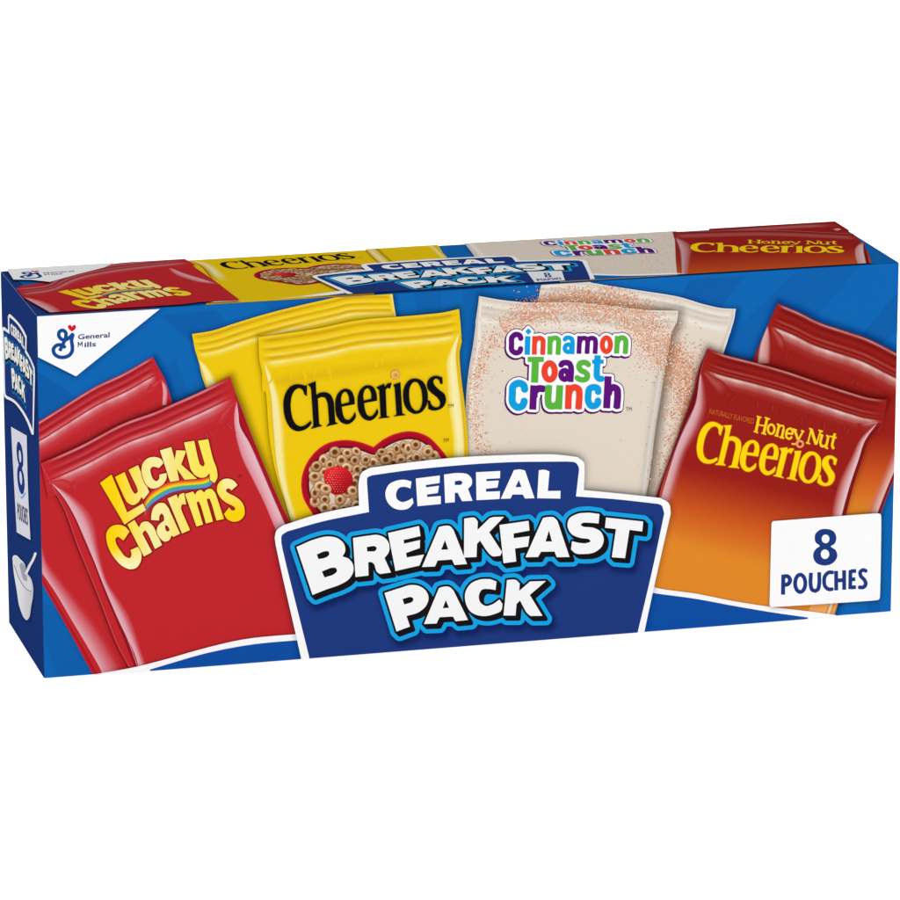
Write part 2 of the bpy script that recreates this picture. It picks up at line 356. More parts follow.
# strokes: (window, width, colour, line)
def strokes(rows, ox, oy, k, step=0.2, margin=2):
    """thick-line letters -> clean outlines"""
    out = []
    for col, w, parts in rows:
        P = [line(s, ox, oy, k) if isinstance(s, str) else s for s in parts]
        al = [p for l in P for p in l]; g = Field(min(p[0] for p in al)-w/k-1, min(p[1] for p in al)-w/k-1, max(p[0] for p in al)+w/k+1, max(p[1] for p in al)+w/k+1, step, margin)
        for l in P:
            if math.dist(l[0], l[-1]) < 1e-3 and len(l) > 8: g.stroke(l[:-1], w/k, close=True)
            else: g.stroke(l, w/k)
        out.append((col, g.contour(0)))
    return out
def ring(cx, cy, rx, ry, ox, oy, k):
    l = ell(ox+cx/k, oy+cy/k, rx/k, ry/k); return l+[l[0]]
K = 11.25
def toast_letters():
    o = []
    o += strokes([(PURP,62,['292,212 278,175 235,163 195,190 186,270 193,345 235,370 276,355 290,318'])], 495,320,K)
    o += strokes([(SKY,62,['369,182! 362,392!'])], 495,320,K)
    o += [(SKY, [[(495+x/K, 320+y/K) for x, y in ((375,92),(412,130),(374,168),(340,130))]])]
    o += strokes([(TOM,56,['447,182! 442,390!','447,250! 470,212 510,205 538,225 541,260 536,390!']),
                  (GRN,56,['621,182! 616,390!','621,250! 645,210 685,202 713,222 716,258 709,390!'])], 495,320,K)
    o += strokes([(SKY,50,['52,222 70,202 105,200 134,215 141,250 138,384!', ring(92,318,38,42,560,320,K)]),
                  (PURP,54,['222,180! 212,380!','224,245! 240,212 272,204 303,216 310,250 303,380!','312,245! 328,212 358,204 392,216 400,250 394,380!']),
                  (TOM,56,[ring(522,278,46,78,560,320,K)]),
                  (GRN,58,['648,180! 636,378!','648,250! 672,207 710,202 736,222 741,255 734,378!'])], 560,320,K)
    o += strokes([(GRN,58,['368,444! 550,444!']),],495,320,K)
    o += strokes([(GRN,80,['456,430! 445,705!']), (TOM,70,[ring(615,580,58,92,495,320,K)])],495,320,K)
    o += strokes([(PURP,64,['12,508 25,488 60,480 105,490 124,530 120,698!', ring(52,618,40,48,560,320,K)]),
                  (GRN,62,['322,505 300,485 262,478 222,495 215,535 240,570 285,590 308,620 300,658 260,674 222,668 190,648'])], 560,320,K)
    o += strokes([(SKY,70,['425,398! 414,600 418,640 440,660 474,662!'])], 560,320,K)
    o += strokes([(SKY,46,['362,470! 492,470!'])], 560,320,K)
    o += strokes([(SKY,80,['336,395 322,340 265,318 210,345 196,440 203,545 255,590 310,570 332,510']),
                  (PURP,78,['437,342! 425,615!','440,470! 450,410 485,380 548,382!']),
                  (GRN,76,['606,342! 598,520 612,570 650,576 700,560 722,500!','730,342! 716,612!'])], 495,355,K)
    o += strokes([(TOM,74,['101,338! 92,610!','103,430! 125,380 170,365 208,385 218,440 208,610!']),
                  (SKY,74,['430,420 425,380 385,364 335,380 318,450 322,530 350,572 395,570 424,545 428,510']),
                  (PURP,78,['542,240! 525,600!','545,440! 562,385 605,366 640,385 649,440 638,600!'])], 560,355,K)
    return o
TOAST = toast_letters()
def outline_of(loopsets, lev, pad=10, step=0.4, shifts=((0,0),), levs=None):
    al = [p for ls in loopsets for l in ls for p in l]
    F = Field(min(p[0] for p in al)-pad, min(p[1] for p in al)-pad, max(p[0] for p in al)+pad, max(p[1] for p in al)+pad, step, pad+1)
    for ls in loopsets: F.poly(ls)
    Dm = F.D.copy()
    for sx, sy in shifts:
        Dm = np.minimum(Dm, np.roll(np.roll(F.D, round(sy/step), 0), round(sx/step), 1))
    return [F.contour(l, Dm) for l in levs]
EXTR = [(0.8*i, 0.8*i) for i in range(1, 5)]
BL_BLACK, BL_CYAN = outline_of(BREAK, 0, 14, 0.4, EXTR, [2.1, 6.3])
PK_BLACK, PK_CYAN = outline_of(PACK, 0, 14, 0.4, EXTR, [2.1, 6.3])
ALLT = [l for _, l in TOAST]
T_WHITE, = outline_of(ALLT, 0, 8, 0.3, (), [2.5]); T_PURP, = outline_of(ALLT, 0, 8, 0.3, [(-0.6,0.6),(-0.9,1.2)], [3.3])
T_WHITE = [max(T_WHITE, key=lambda l: max(p[0] for p in l)-min(p[0] for p in l))]
OAT = [outline_of([g], 0, 3, 0.2, (), [0.28])[0] for g in OAT]
EIGHT = [[loop('500,80 575,105 597,160 580,215 548,237 590,270 606,325 565,388 485,410 410,380 388,312 415,258 447,235 410,200 407,130 450,88', 770, 520, 9), ell(770+500/9, 520+170/9, 35/9, 39/9), ell(770+495/9, 520+308/9, 38/9, 43/9)]]
POUCHES = strokes([(NAVY,37,['120,492! 117,672!','120,508! 160,508 181,540 160,578 118,584!']), (NAVY,35,[ring(272,570,46,78,770,520,9)]),
 (NAVY,35,['369,475! 366,580 380,628 405,638 430,625 442,580 443,470!']), (NAVY,34,['566,472 530,472 495,505 487,550 498,600 530,624 562,622']),
 (NAVY,35,['595,458! 596,634!','667,452! 668,628!','595,546! 668,540!']), (NAVY,34,['724,452! 722,622!','724,462! 776,458!','724,536! 768,532!','722,608! 774,604!']),
 (NAVY,34,['866,460 838,450 812,470 818,505 850,540 862,575 845,603 800,606'])], 770, 520, 9)
HN = strokes([(0,24,['-10,68! -42,222!','72,84! 36,238!']),(0,12,['-25,146! 55,160!','-32,62! 14,76!','48,74! 98,92!','-62,212! -20,228!','14,230! 60,244!']),
 (0,19,[ring(112,192,33,47,760,410,10)]),
 (0,22,['192,148! 166,258!','236,190! 218,276!']),(0,15,['188,175! 210,156 232,160 237,195','170,140! 196,152!','146,252! 186,264!','196,270! 240,282!']),
 (0,19,['272,232! 322,240! 325,210 305,185 278,195 262,235 268,275 295,288 318,270']),
 (0,22,['345,198! 378,292!']),(0,15,['430,212! 382,300 352,340 318,338','328,190! 368,204!','412,204! 440,218!']),
 (0,26,['512,190! 560,345!']),(0,14,['512,195! 478,330!','606,208! 564,345!','492,184! 520,196!','460,325! 500,338!','586,202! 626,216!']),
 (0,22,['622,250! 604,330 618,362 640,362!','684,262! 658,378!']),(0,14,['600,244! 628,254!','640,362! 665,340!','662,254! 690,266!','650,374! 680,386!']),
 (0,23,['748,235! 722,360 735,384']),(0,14,['700,262! 765,278!'])], 760, 410, 10)
EMBLEM = strokes([(0,36,['248,408! 285,330 308,270 305,222 275,203 243,220 238,255 262,290 300,300 345,275 380,240!']),
 (0,37,['300,372! 262,350 215,355 185,390 192,435 235,468 290,473 340,455 370,415 374,370 366,300 380,242!'])], 35, 310, 10)

def letters(sh, sets, col, M=None):
    for ls in sets: sh.fill([ap(M, l).tolist() for l in ls] if M is not None else ls, col)

# ------------------------------------------------------------------ the carton
box = bpy.data.objects.new('cereal_box', None); COL.objects.link(box)
box['label'] = 'long blue and white cardboard box of eight cereal pouches on a white ground'; box['category'] = 'cereal box'
def solid(name, verts, faces, mat, parent, bevel=0):
    me = bpy.data.meshes.new(name); me.from_pydata(verts, [], faces); me.materials.append(mat); me.update()
    o = bpy.data.objects.new(name, me); COL.objects.link(o); o.parent = parent
    if bevel:
        b = o.modifiers.new('b', 'BEVEL'); b.width = bevel; b.segments = 3
        for p in me.polygons: p.use_smooth = False
    return o
def board_mat(name, c, rough=0.4):
    m = bpy.data.materials.new(name); m.use_nodes = True; b = m.node_tree.nodes['Principled BSDF']; n = m.node_tree.nodes; L = m.node_tree.links.new
    no = n.new('ShaderNodeTexNoise'); no.inputs['Scale'].default_value = 300
    tc = n.new('ShaderNodeTexCoord'); L(tc.outputs['Object'], no.inputs['Vector'])
    r = n.new('ShaderNodeValToRGB'); l = [v*GAIN for v in lin(c)]
    r.color_ramp.elements[0].color = (*[v*.92 for v in l], 1); r.color_ramp.elements[1].color = (*[v*1.08 for v in l], 1)
    L(no.outputs['Fac'], r.inputs['Fac']); L(r.outputs['Color'], b.inputs['Base Color'])
    b.inputs['Roughness'].default_value = rough; b.inputs['Specular IOR Level'].default_value = 0.25; return m
x0, x1 = -W/2, W/2
V8 = [(x0,0,0),(x1,0,0),(x1,D,0),(x0,D,0),(x0,0,H),(x1,0,H),(x1,D,H),(x0,D,H)]
carton = solid('carton', V8, [(0,3,2,1),(4,5,6,7),(0,1,5,4),(1,2,6,5),(2,3,7,6),(3,0,4,7)], board_mat('blue_board', (10,98,168)), box, 0.0006)

# ---- front
P = Sheet('front')
Q = [(30,250),(910,250),(910,690),(30,690)]
P.fill([Q], BLUE)
rays = [('35,430! 35,370! 330,560!',.5),('35,560! 35,470! 330,560!',.35),('95,400 170,330! 240,310! 400,520!',.0),('160,315! 215,310! 380,500!',.45),('35,620! 35,600! 60,610! 130,680! 60,680!',.35),
 ('262,300! 330,290! 420,500!',.4),('412,285! 440,285! 455,500!',.3),('462,285! 478,285! 480,480!',.3),('690,280! 745,276! 560,520!',.45),('735,330! 800,268! 860,266! 640,520!',.3),
 ('840,360! 900,290! 900,330! 640,520!',.4),('868,640! 868,500! 880,500! 880,640!',.35),('120,430! 130,390! 175,360! 200,420!',.35)]
for s_, a in rays:
    if a: P.fill([loop(s_, 0, 0, 1)], mixc(BLUE, (14,84,158), a), cell=None)
front = P.build('front_panel', box)
T = Sheet('top'); T.fill([[(-20,200),(920,200),(920,330),(-20,330)]], BLUE)
T.fill([[(-5,260),(6,268),(20,282),(50,312),(36,330),(-10,320)]], NAVYSIDE)
top = T.build('top_panel', box)
E_ = Sheet('end'); E_.fill([[(-20,200),(70,200),(70,720),(-20,720)]], lambda x, y: (31,56,118))
end = E_.build('end_panel', box, 'navy end panel of the box')

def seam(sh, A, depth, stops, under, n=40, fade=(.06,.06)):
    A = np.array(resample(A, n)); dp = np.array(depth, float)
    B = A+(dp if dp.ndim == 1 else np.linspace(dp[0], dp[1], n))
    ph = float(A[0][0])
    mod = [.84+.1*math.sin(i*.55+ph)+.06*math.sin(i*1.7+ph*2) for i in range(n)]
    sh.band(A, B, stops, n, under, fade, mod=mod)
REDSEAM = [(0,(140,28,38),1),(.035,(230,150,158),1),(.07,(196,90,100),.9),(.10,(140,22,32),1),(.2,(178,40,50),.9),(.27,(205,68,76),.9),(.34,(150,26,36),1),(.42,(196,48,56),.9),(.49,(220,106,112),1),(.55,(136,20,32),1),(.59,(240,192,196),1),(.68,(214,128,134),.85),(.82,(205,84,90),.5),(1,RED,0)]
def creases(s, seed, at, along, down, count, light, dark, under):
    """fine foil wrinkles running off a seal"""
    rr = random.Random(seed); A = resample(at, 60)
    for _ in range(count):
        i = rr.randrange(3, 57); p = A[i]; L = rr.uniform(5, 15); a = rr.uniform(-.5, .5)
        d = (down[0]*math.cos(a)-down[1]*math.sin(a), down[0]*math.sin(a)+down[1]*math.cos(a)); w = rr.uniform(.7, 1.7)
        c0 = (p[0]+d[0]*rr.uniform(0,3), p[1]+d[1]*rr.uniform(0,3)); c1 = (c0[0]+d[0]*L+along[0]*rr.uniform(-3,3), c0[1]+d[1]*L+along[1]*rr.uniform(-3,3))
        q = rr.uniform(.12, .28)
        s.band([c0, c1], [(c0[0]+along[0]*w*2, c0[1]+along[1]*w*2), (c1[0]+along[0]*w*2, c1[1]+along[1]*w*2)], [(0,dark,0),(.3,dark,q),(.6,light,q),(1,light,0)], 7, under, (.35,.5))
def pouch_red_back(par):
    s = Sheet('front')
    out = loop('30,425! 38.3,421.7! 60,408.3 96.7,385.8 123,373.5 152.5,356.7! 158,367 165,380 169,392 172,402! 172,430! 180,674! 92.5,674! 65.8,625 40.8,581 30,560!', 0, 0, 1)
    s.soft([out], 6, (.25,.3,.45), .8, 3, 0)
    s.fill([out], RED)
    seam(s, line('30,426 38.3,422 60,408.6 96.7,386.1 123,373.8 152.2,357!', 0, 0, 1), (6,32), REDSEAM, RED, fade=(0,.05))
    s.band(line('785,170 795,230 792,330', 30,350,6), line('785,165 822,225 822,330', 30,350,6), [(0,(200,80,90),.3),(.25,(232,170,178),1),(.8,(222,140,150),.9),(1,(170,36,44),1)], 16, RED, (.3,0))
    s.band(line('790,175 760,215 700,240', 30,350,6), line('790,175 765,190 720,205', 30,350,6), [(0,RED,0),(.5,(215,95,105),.6),(1,RED,0)], 12, RED, (.1,.4))
    s.band(line('60,180 150,310 250,480 340,630 430,790 440,830', 30,540,6), line('60,-60 92,100 180,220 300,370 420,530 560,770 590,830', 30,540,6), [(0,(224,168,178),1),(.45,(215,128,138),.8),(.8,(204,80,88),.35),(1,RED,0)], 24, RED)
    s.band(line('30,170 65,240 215,510 300,660 380,810', 30,540,6), line('38,140 80,235 235,505 325,660 405,810', 30,540,6), [(0,(150,40,60),1),(.15,(190,36,44),1),(.7,(178,30,40),1),(1,(150,24,36),1)], 24, RED)
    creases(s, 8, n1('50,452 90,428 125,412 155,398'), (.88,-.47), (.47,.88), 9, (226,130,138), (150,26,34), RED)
    s.build('printed_pouch', par, 'printed red pouch behind the other red pouch')
def pouch_red_front(par):
    s = Sheet('front')
    out = loop('40.8,463.3! 80,445.8 125,422.5 157,411 170,405 200,391.7 230,376.7! 235.8,394 241.5,408 248,427 263,463 285,515! 330,600! 330,680! 133,680! 129,668! 118,648 96.7,593.3 75,540 65,511.7 50.8,484!', 0, 0, 1)
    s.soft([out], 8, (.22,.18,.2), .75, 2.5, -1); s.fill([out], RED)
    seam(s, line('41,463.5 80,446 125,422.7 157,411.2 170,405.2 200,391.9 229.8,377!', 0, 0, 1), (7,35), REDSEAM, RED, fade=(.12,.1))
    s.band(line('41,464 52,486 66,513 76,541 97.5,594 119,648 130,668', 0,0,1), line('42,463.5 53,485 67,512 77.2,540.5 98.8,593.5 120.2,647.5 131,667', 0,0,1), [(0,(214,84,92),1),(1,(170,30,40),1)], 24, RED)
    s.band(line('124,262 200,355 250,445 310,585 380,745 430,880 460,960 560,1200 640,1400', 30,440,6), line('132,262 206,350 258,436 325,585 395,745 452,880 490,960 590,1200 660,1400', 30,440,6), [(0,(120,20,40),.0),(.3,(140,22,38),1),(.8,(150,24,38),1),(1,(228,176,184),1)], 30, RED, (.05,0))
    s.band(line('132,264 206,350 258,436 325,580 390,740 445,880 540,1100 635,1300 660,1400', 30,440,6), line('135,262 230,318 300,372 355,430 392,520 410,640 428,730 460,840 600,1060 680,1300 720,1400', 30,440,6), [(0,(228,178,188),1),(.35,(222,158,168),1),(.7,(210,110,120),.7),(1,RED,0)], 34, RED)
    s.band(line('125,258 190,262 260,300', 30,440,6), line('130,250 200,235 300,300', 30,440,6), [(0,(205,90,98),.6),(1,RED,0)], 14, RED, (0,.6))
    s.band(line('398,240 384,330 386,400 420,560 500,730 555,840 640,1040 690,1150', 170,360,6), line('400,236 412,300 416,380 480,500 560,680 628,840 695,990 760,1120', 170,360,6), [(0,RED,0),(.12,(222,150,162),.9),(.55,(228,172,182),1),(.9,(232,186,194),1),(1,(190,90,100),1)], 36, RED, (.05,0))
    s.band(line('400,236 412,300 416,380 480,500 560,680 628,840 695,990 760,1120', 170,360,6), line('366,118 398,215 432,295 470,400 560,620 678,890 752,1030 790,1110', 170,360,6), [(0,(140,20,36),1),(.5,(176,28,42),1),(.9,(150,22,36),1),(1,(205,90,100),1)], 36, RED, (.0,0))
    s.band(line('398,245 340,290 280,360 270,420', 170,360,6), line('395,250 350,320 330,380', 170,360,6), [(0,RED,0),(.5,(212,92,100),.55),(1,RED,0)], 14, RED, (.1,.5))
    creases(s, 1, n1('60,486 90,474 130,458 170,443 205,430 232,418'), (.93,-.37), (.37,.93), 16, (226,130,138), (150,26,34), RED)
    up = line('-170,340! -140,290 -100,235 0,163 100,122 250,102 400,90 480,70 510,40', 160,470,10); lo = line('-150,470! -125,410 -90,365 0,300 100,245 250,210 400,196 500,175 575,70', 160,470,10)
    s.band(up, lo, [(0,(222,70,62),1),(.16,(232,80,60),1),(.2,(240,150,30),1),(.36,(246,200,30),1),(.4,(250,225,40),1),(.5,(160,200,60),1),(.56,(70,170,110),1),(.64,(60,165,190),1),(.76,(90,150,205),1),(.86,(110,130,180),1),(.92,(100,60,110),1),(1,(120,40,60),1)], 40, RED, (.12,0))
    ALL = LUCKY+CHARMS
    dk, = outline_of(ALL, 0, 5, 0.3, [(0.5,0.3)], [1.0]); s.fill(dk, (140,26,20))
    s.band(up, lo, [(0,(226,78,66),1),(.16,(234,90,56),1),(.2,(240,150,30),1),(.36,(246,200,30),1),(.4,(250,225,40),1),(.5,(160,200,60),1),(.56,(70,170,110),1),(.64,(60,165,190),1),(.76,(90,150,205),1),(.86,(110,130,180),1),(.92,(100,60,110),1),(1,(120,40,60),1)], 40, (200,90,70), (.1,0))
    def yg(x, y):
        t = min(1, max(0, (x-112)/38)); c = mixc((255,212,10), (250,238,160), t)
        if x > 170: c = mixc((250,232,135), (252,232,90), min(1,(x-170)/30))
        if x > 222: c = mixc((253,238,160), (252,212,20), min(1, max(0,(y-486)/26)))
        if x < 142 and y > 548: c = mixc(c, (252,246,190), min(1,(y-548)/16))
        return c
    for g in ALL:
        s.fill(outline_of([g], 0, 3, 0.3, (), [0.8])[0], (150,34,14)); s.fill(g, yg, cell=3)
    s.text('TM', (237.5,478.5), (241.5,477), (0.3,-2.6), (120,30,30))
    s.build('printed_pouch', par, 'printed red pouch with yellow lettering over a small rainbow')
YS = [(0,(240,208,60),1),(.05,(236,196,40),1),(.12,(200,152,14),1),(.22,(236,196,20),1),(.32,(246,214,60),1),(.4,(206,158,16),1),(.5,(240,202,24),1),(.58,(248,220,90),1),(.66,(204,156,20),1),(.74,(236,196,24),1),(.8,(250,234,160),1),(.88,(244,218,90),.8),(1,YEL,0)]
def pouch_yellow_back(par):
    s = Sheet('front')
    out = loop('192,334! 211.7,330.8 235,323.3 268.3,313.3 301.7,305 335,297.5 345,295 370,293.7 392.5,293.7! 394,305 396.2,317! 400,345! 340,520! 290,540! 240,450! 206,388! 201.7,375 199,363 195,350!', 0, 0, 1)
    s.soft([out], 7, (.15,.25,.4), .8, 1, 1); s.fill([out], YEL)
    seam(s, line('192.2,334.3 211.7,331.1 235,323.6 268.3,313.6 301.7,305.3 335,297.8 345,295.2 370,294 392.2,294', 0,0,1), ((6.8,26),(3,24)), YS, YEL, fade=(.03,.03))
    s.band(line('80,480 105,560 130,650 150,720', 185,280,6), line('90,478 150,540 190,610 230,720', 185,280,6), [(0,(205,160,30),1),(.15,(244,228,140),1),(.6,(248,236,160),1),(1,YEL,0)], 14, YEL, (.1,0))
    s.band(line('392.3,294 394,305 396,317', 0,0,1), line('389,294 390.5,305 392.5,317', 0,0,1), [(0,(246,222,110),1),(1,YEL,0)], 6, YEL)
    s.build('printed_pouch', par, 'plain printed yellow pouch behind the lettered yellow one')
RB = random.Random(3)
def oat_ring(s, x, y, r, ang, sq, M=None, tone=0):
    n = 16; P, C, F = [], [], []
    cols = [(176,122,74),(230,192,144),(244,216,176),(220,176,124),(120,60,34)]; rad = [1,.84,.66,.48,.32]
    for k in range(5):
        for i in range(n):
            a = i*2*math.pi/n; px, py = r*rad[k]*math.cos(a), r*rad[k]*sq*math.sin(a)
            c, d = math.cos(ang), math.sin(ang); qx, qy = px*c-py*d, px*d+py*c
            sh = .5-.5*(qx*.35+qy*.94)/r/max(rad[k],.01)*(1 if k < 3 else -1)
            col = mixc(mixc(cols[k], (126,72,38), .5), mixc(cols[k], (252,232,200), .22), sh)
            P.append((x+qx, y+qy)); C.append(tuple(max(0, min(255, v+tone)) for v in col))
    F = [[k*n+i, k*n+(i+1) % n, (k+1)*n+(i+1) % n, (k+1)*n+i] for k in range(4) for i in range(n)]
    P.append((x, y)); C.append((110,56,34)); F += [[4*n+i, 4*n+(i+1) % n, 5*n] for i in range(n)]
    HGT[s.f] += STEP*.4; s.emit(P, C, F, h=HGT[s.f])
HEART = loop('373.5,447! 384,439 397,433.3 410,431.3 427,436 440,448 449,461 450,480 430,500 380,530 335,545 320,525! 312,513 303,497 301.7,478 310,458 326,444 345,440 361.5,442.5', 0,0,1)
_c = (374,484)
def heart(s, M=None):
    H1 = HEART; H2 = [(c[0]+(x-c[0])*k, c[1]+(y-c[1])*k) for c, k in [((374,486),.985)] for x, y in H1]
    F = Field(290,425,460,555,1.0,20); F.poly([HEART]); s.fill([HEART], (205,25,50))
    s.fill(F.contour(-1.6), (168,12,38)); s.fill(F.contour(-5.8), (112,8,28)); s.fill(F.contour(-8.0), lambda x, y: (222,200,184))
    known = [(270,195),(310,245),(390,245),(200,245),(150,340),(205,425),(300,480),(390,440),(208,315),(480,205),(560,185),(640,175),(710,175),(825,180),(665,235),(765,220),(500,260),(570,250),(405,300),(445,300),(210,480),(150,490),(210,530),(265,535),(325,535),(400,515),(345,435),(400,350),(160,280),(690,125),(755,150),(455,240),(600,215),(730,240),(345,200),(400,190),(340,290),(150,440),(385,385),(240,270),(720,270),(800,250),(620,260),(540,290),(860,215),(640,130),(180,400)]
    pt = [(290+a/6, 420+b/6) for a, b in known]+[(401,460),(417,458),(428,452),(386,460),(432,463),(382,452)]
    for x, y in [(RB.uniform(306,446), RB.uniform(436,540)) for _ in range(170)]:
        pt.insert(0, (x, y))
    for x, y in pt:
        j, i = int((y-425)), int((x-290))
        if F.D[j, i] > -9 or math.hypot(x-339, y-480) < 11 or (x > 378 and y > 482): continue
        oat_ring(s, x, y, RB.uniform(5.3,6.5), RB.uniform(0,3.14), RB.choice([1,.95,.9,.72]), None, RB.uniform(-34,2))
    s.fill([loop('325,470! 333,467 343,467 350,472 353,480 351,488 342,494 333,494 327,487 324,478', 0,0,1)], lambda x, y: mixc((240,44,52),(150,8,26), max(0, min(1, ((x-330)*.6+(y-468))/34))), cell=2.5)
    hs = HGT[s.f]
    k = 0
    for j in range(-5, 6):
        for i in range(-6, 7):
            x, y = 339+i*2.5+(j % 2)*1.25+RB.uniform(-.3,.3), 480+j*2.3+RB.uniform(-.3,.3); k += 1
            if math.hypot((x-339)/13.2, (y-480)/12.3) > 1: continue
            HGT[s.f] = hs+STEP*(1+k % 2); s.fill([ell(x, y, .62, .4, 6, .5)], mixc((252,176,150), (190,50,50), max(0, min(1, (x-330)/18))))
    HGT[s.f] = hs+STEP*3
    for x, y in ((326,489),(353,491)): oat_ring(s, x, y, 6.0, .4, .85)
def pouch_yellow_front(par):
    s = Sheet('front')
    out = loop('258.3,337! 285,333.5 320,328 353,321 370,318.7 395,317 426.7,314.3 443,312.5 459,309! 460.8,328 461.7,341.7! 459.7,351.7 460.8,373 465,406.7 468.5,457! 469,480! 300,550! 286.7,507 276.7,476.7 270,443 265.8,393 263,378 259,358!', 0,0,1)
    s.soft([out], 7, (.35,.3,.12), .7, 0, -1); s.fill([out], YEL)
    s.band(line('262,363 320,352 400,343 452,337', 0,0,1), line('262,392 330,382 400,372 452,366', 0,0,1), [(0,YEL,0),(.45,(216,174,20),.0),(.75,(220,178,20),.75),(1,YEL,0)], 20, YEL, (.1,.25))
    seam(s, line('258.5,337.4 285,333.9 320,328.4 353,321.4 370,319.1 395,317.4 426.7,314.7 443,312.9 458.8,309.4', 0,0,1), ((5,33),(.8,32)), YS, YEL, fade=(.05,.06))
    s.band(line('555,0 600,200 615,400 640,650 690,850 740,1020', 170,360,6), line('566,-5 655,200 692,400 700,560 715,760 790,1020', 170,360,6), [(0,(206,164,40),1),(.12,(246,230,150),1),(.5,(247,234,162),1),(.8,(242,214,90),.6),(1,YEL,0)], 30, YEL, (.06,.1))
    s.band(line('835,310 790,400 758,480 760,600 772,780 790,900 800,1070', 320,280,6), line('840,318 818,430 828,560 850,740 864,900 872,1070', 320,280,6), [(0,YEL,0),(.15,(245,222,110),.9),(.5,(249,238,178),1),(.85,(247,232,150),1),(1,(222,178,24),1)], 30, YEL, (.05,0))
    s.band(line('842,320 820,432 830,560 852,740 866,900 874,1070', 320,280,6), line('850,330 838,430 845,560 870,760 885,900 893,1070', 320,280,6), [(0,(212,166,20),1),(.4,(236,196,24),1),(.8,(220,178,30),1),(1,(206,166,40),1)], 30, YEL)
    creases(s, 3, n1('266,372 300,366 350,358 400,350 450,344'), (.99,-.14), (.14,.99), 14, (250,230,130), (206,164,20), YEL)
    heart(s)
    letters(s, OAT, (16,14,24))
    s.fill([ell(395.5,375,4.6,4.6), ell(395.5,375,1.6,1.6)], (222,160,84)); s.fill([ell(395.2,374.6,3.7,3.7,20), ell(395.5,375,2.4,2.4,20)], (238,190,120))
    s.text('TM', (447.8,408), (453.6,407.2), (0,-3.4), (96,84,20)); s.text('TM', (443.2,442.6), (448.8,441.8), (0,-3.6), (96,84,20))
    s.build('printed_pouch', par, 'printed yellow pouch with black lettering and a heart bowl of oat rings')
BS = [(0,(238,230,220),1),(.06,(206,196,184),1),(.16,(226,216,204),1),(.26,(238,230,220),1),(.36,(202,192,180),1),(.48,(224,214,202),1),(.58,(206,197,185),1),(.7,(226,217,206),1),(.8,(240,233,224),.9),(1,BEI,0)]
def l1(t): return loop(t, 0, 0, 1)
def n1(t): return line(t, 0, 0, 1)
def grit(s, lo, hi, seed, path, inside, dens=1.0):
    """cinnamon sugar: separate specks, denser along the swirl"""
    rr = random.Random(seed); P = resample(path, 60); V, C, F = [], [], []; c = 1.3
    y = lo[1]
    while y < hi[1]:
        x = lo[0]
        while x < hi[0]:
            i = int(np.argmin(np.hypot(P[:,0]-x, P[:,1]-y))); d = math.hypot(P[i,0]-x, P[i,1]-y); sg = 5+11*min(1, i/36)
            p = 1.25*math.exp(-(d/sg)**2)+.10*math.exp(-(d/30)**2)*(1 if i > 25 else .4)
            p *= .5 if i < 20 else 1
            if rr.random() < p*dens and inside(x, y):
                z = rr.uniform(.55,1.2); px, py = x+rr.uniform(0,c-z), y+rr.uniform(0,c-z)
                col = rr.choice([(230,124,52),(236,146,78),(218,102,36),(242,180,126),(254,246,236),(238,150,86),(234,134,62),(214,124,70)])
                b = len(V); V += [(px,py),(px+z,py+z*.15),(px+z*.9,py+z),(px-z*.1,py+z*.8)]; C += [col]*4; F.append([b,b+1,b+2,b+3])
            x += c
        y += c
    s.emit(V, C, F)
SWIRL = line('505,478 488,458 476,430 471,400 476,372 490,345 508,327 532,312 560,304 590,303 620,308 645,328 662,350 682,372 690,398 690,425 684,455 678,490', 0,0,1)
def pouch_beige_back(par):
    s = Sheet('front')
    out = loop('539,300! 541,290 543.5,278! 600,276! 590,282.5! 615,286.7 648,291.7 678.3,296.7 706.7,305 723,308.3 735.8,308.8! 734,320 730,333 724,352! 715,380! 690,500! 640,500! 620,330!', 0,0,1)
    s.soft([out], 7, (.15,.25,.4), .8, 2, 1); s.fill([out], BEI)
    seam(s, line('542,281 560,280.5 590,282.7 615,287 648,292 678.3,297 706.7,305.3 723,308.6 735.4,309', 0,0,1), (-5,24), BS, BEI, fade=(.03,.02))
    s.band(line('735.5,309 734,320 730,333 724,351', 0,0,1), line('731,309 729,322 724,335 716,353', 0,0,1), [(0,(244,238,230),1),(.4,(206,197,186),1),(1,BEI,0)], 10, BEI)
    s.build('printed_pouch', par, 'plain printed beige pouch behind the lettered beige one')
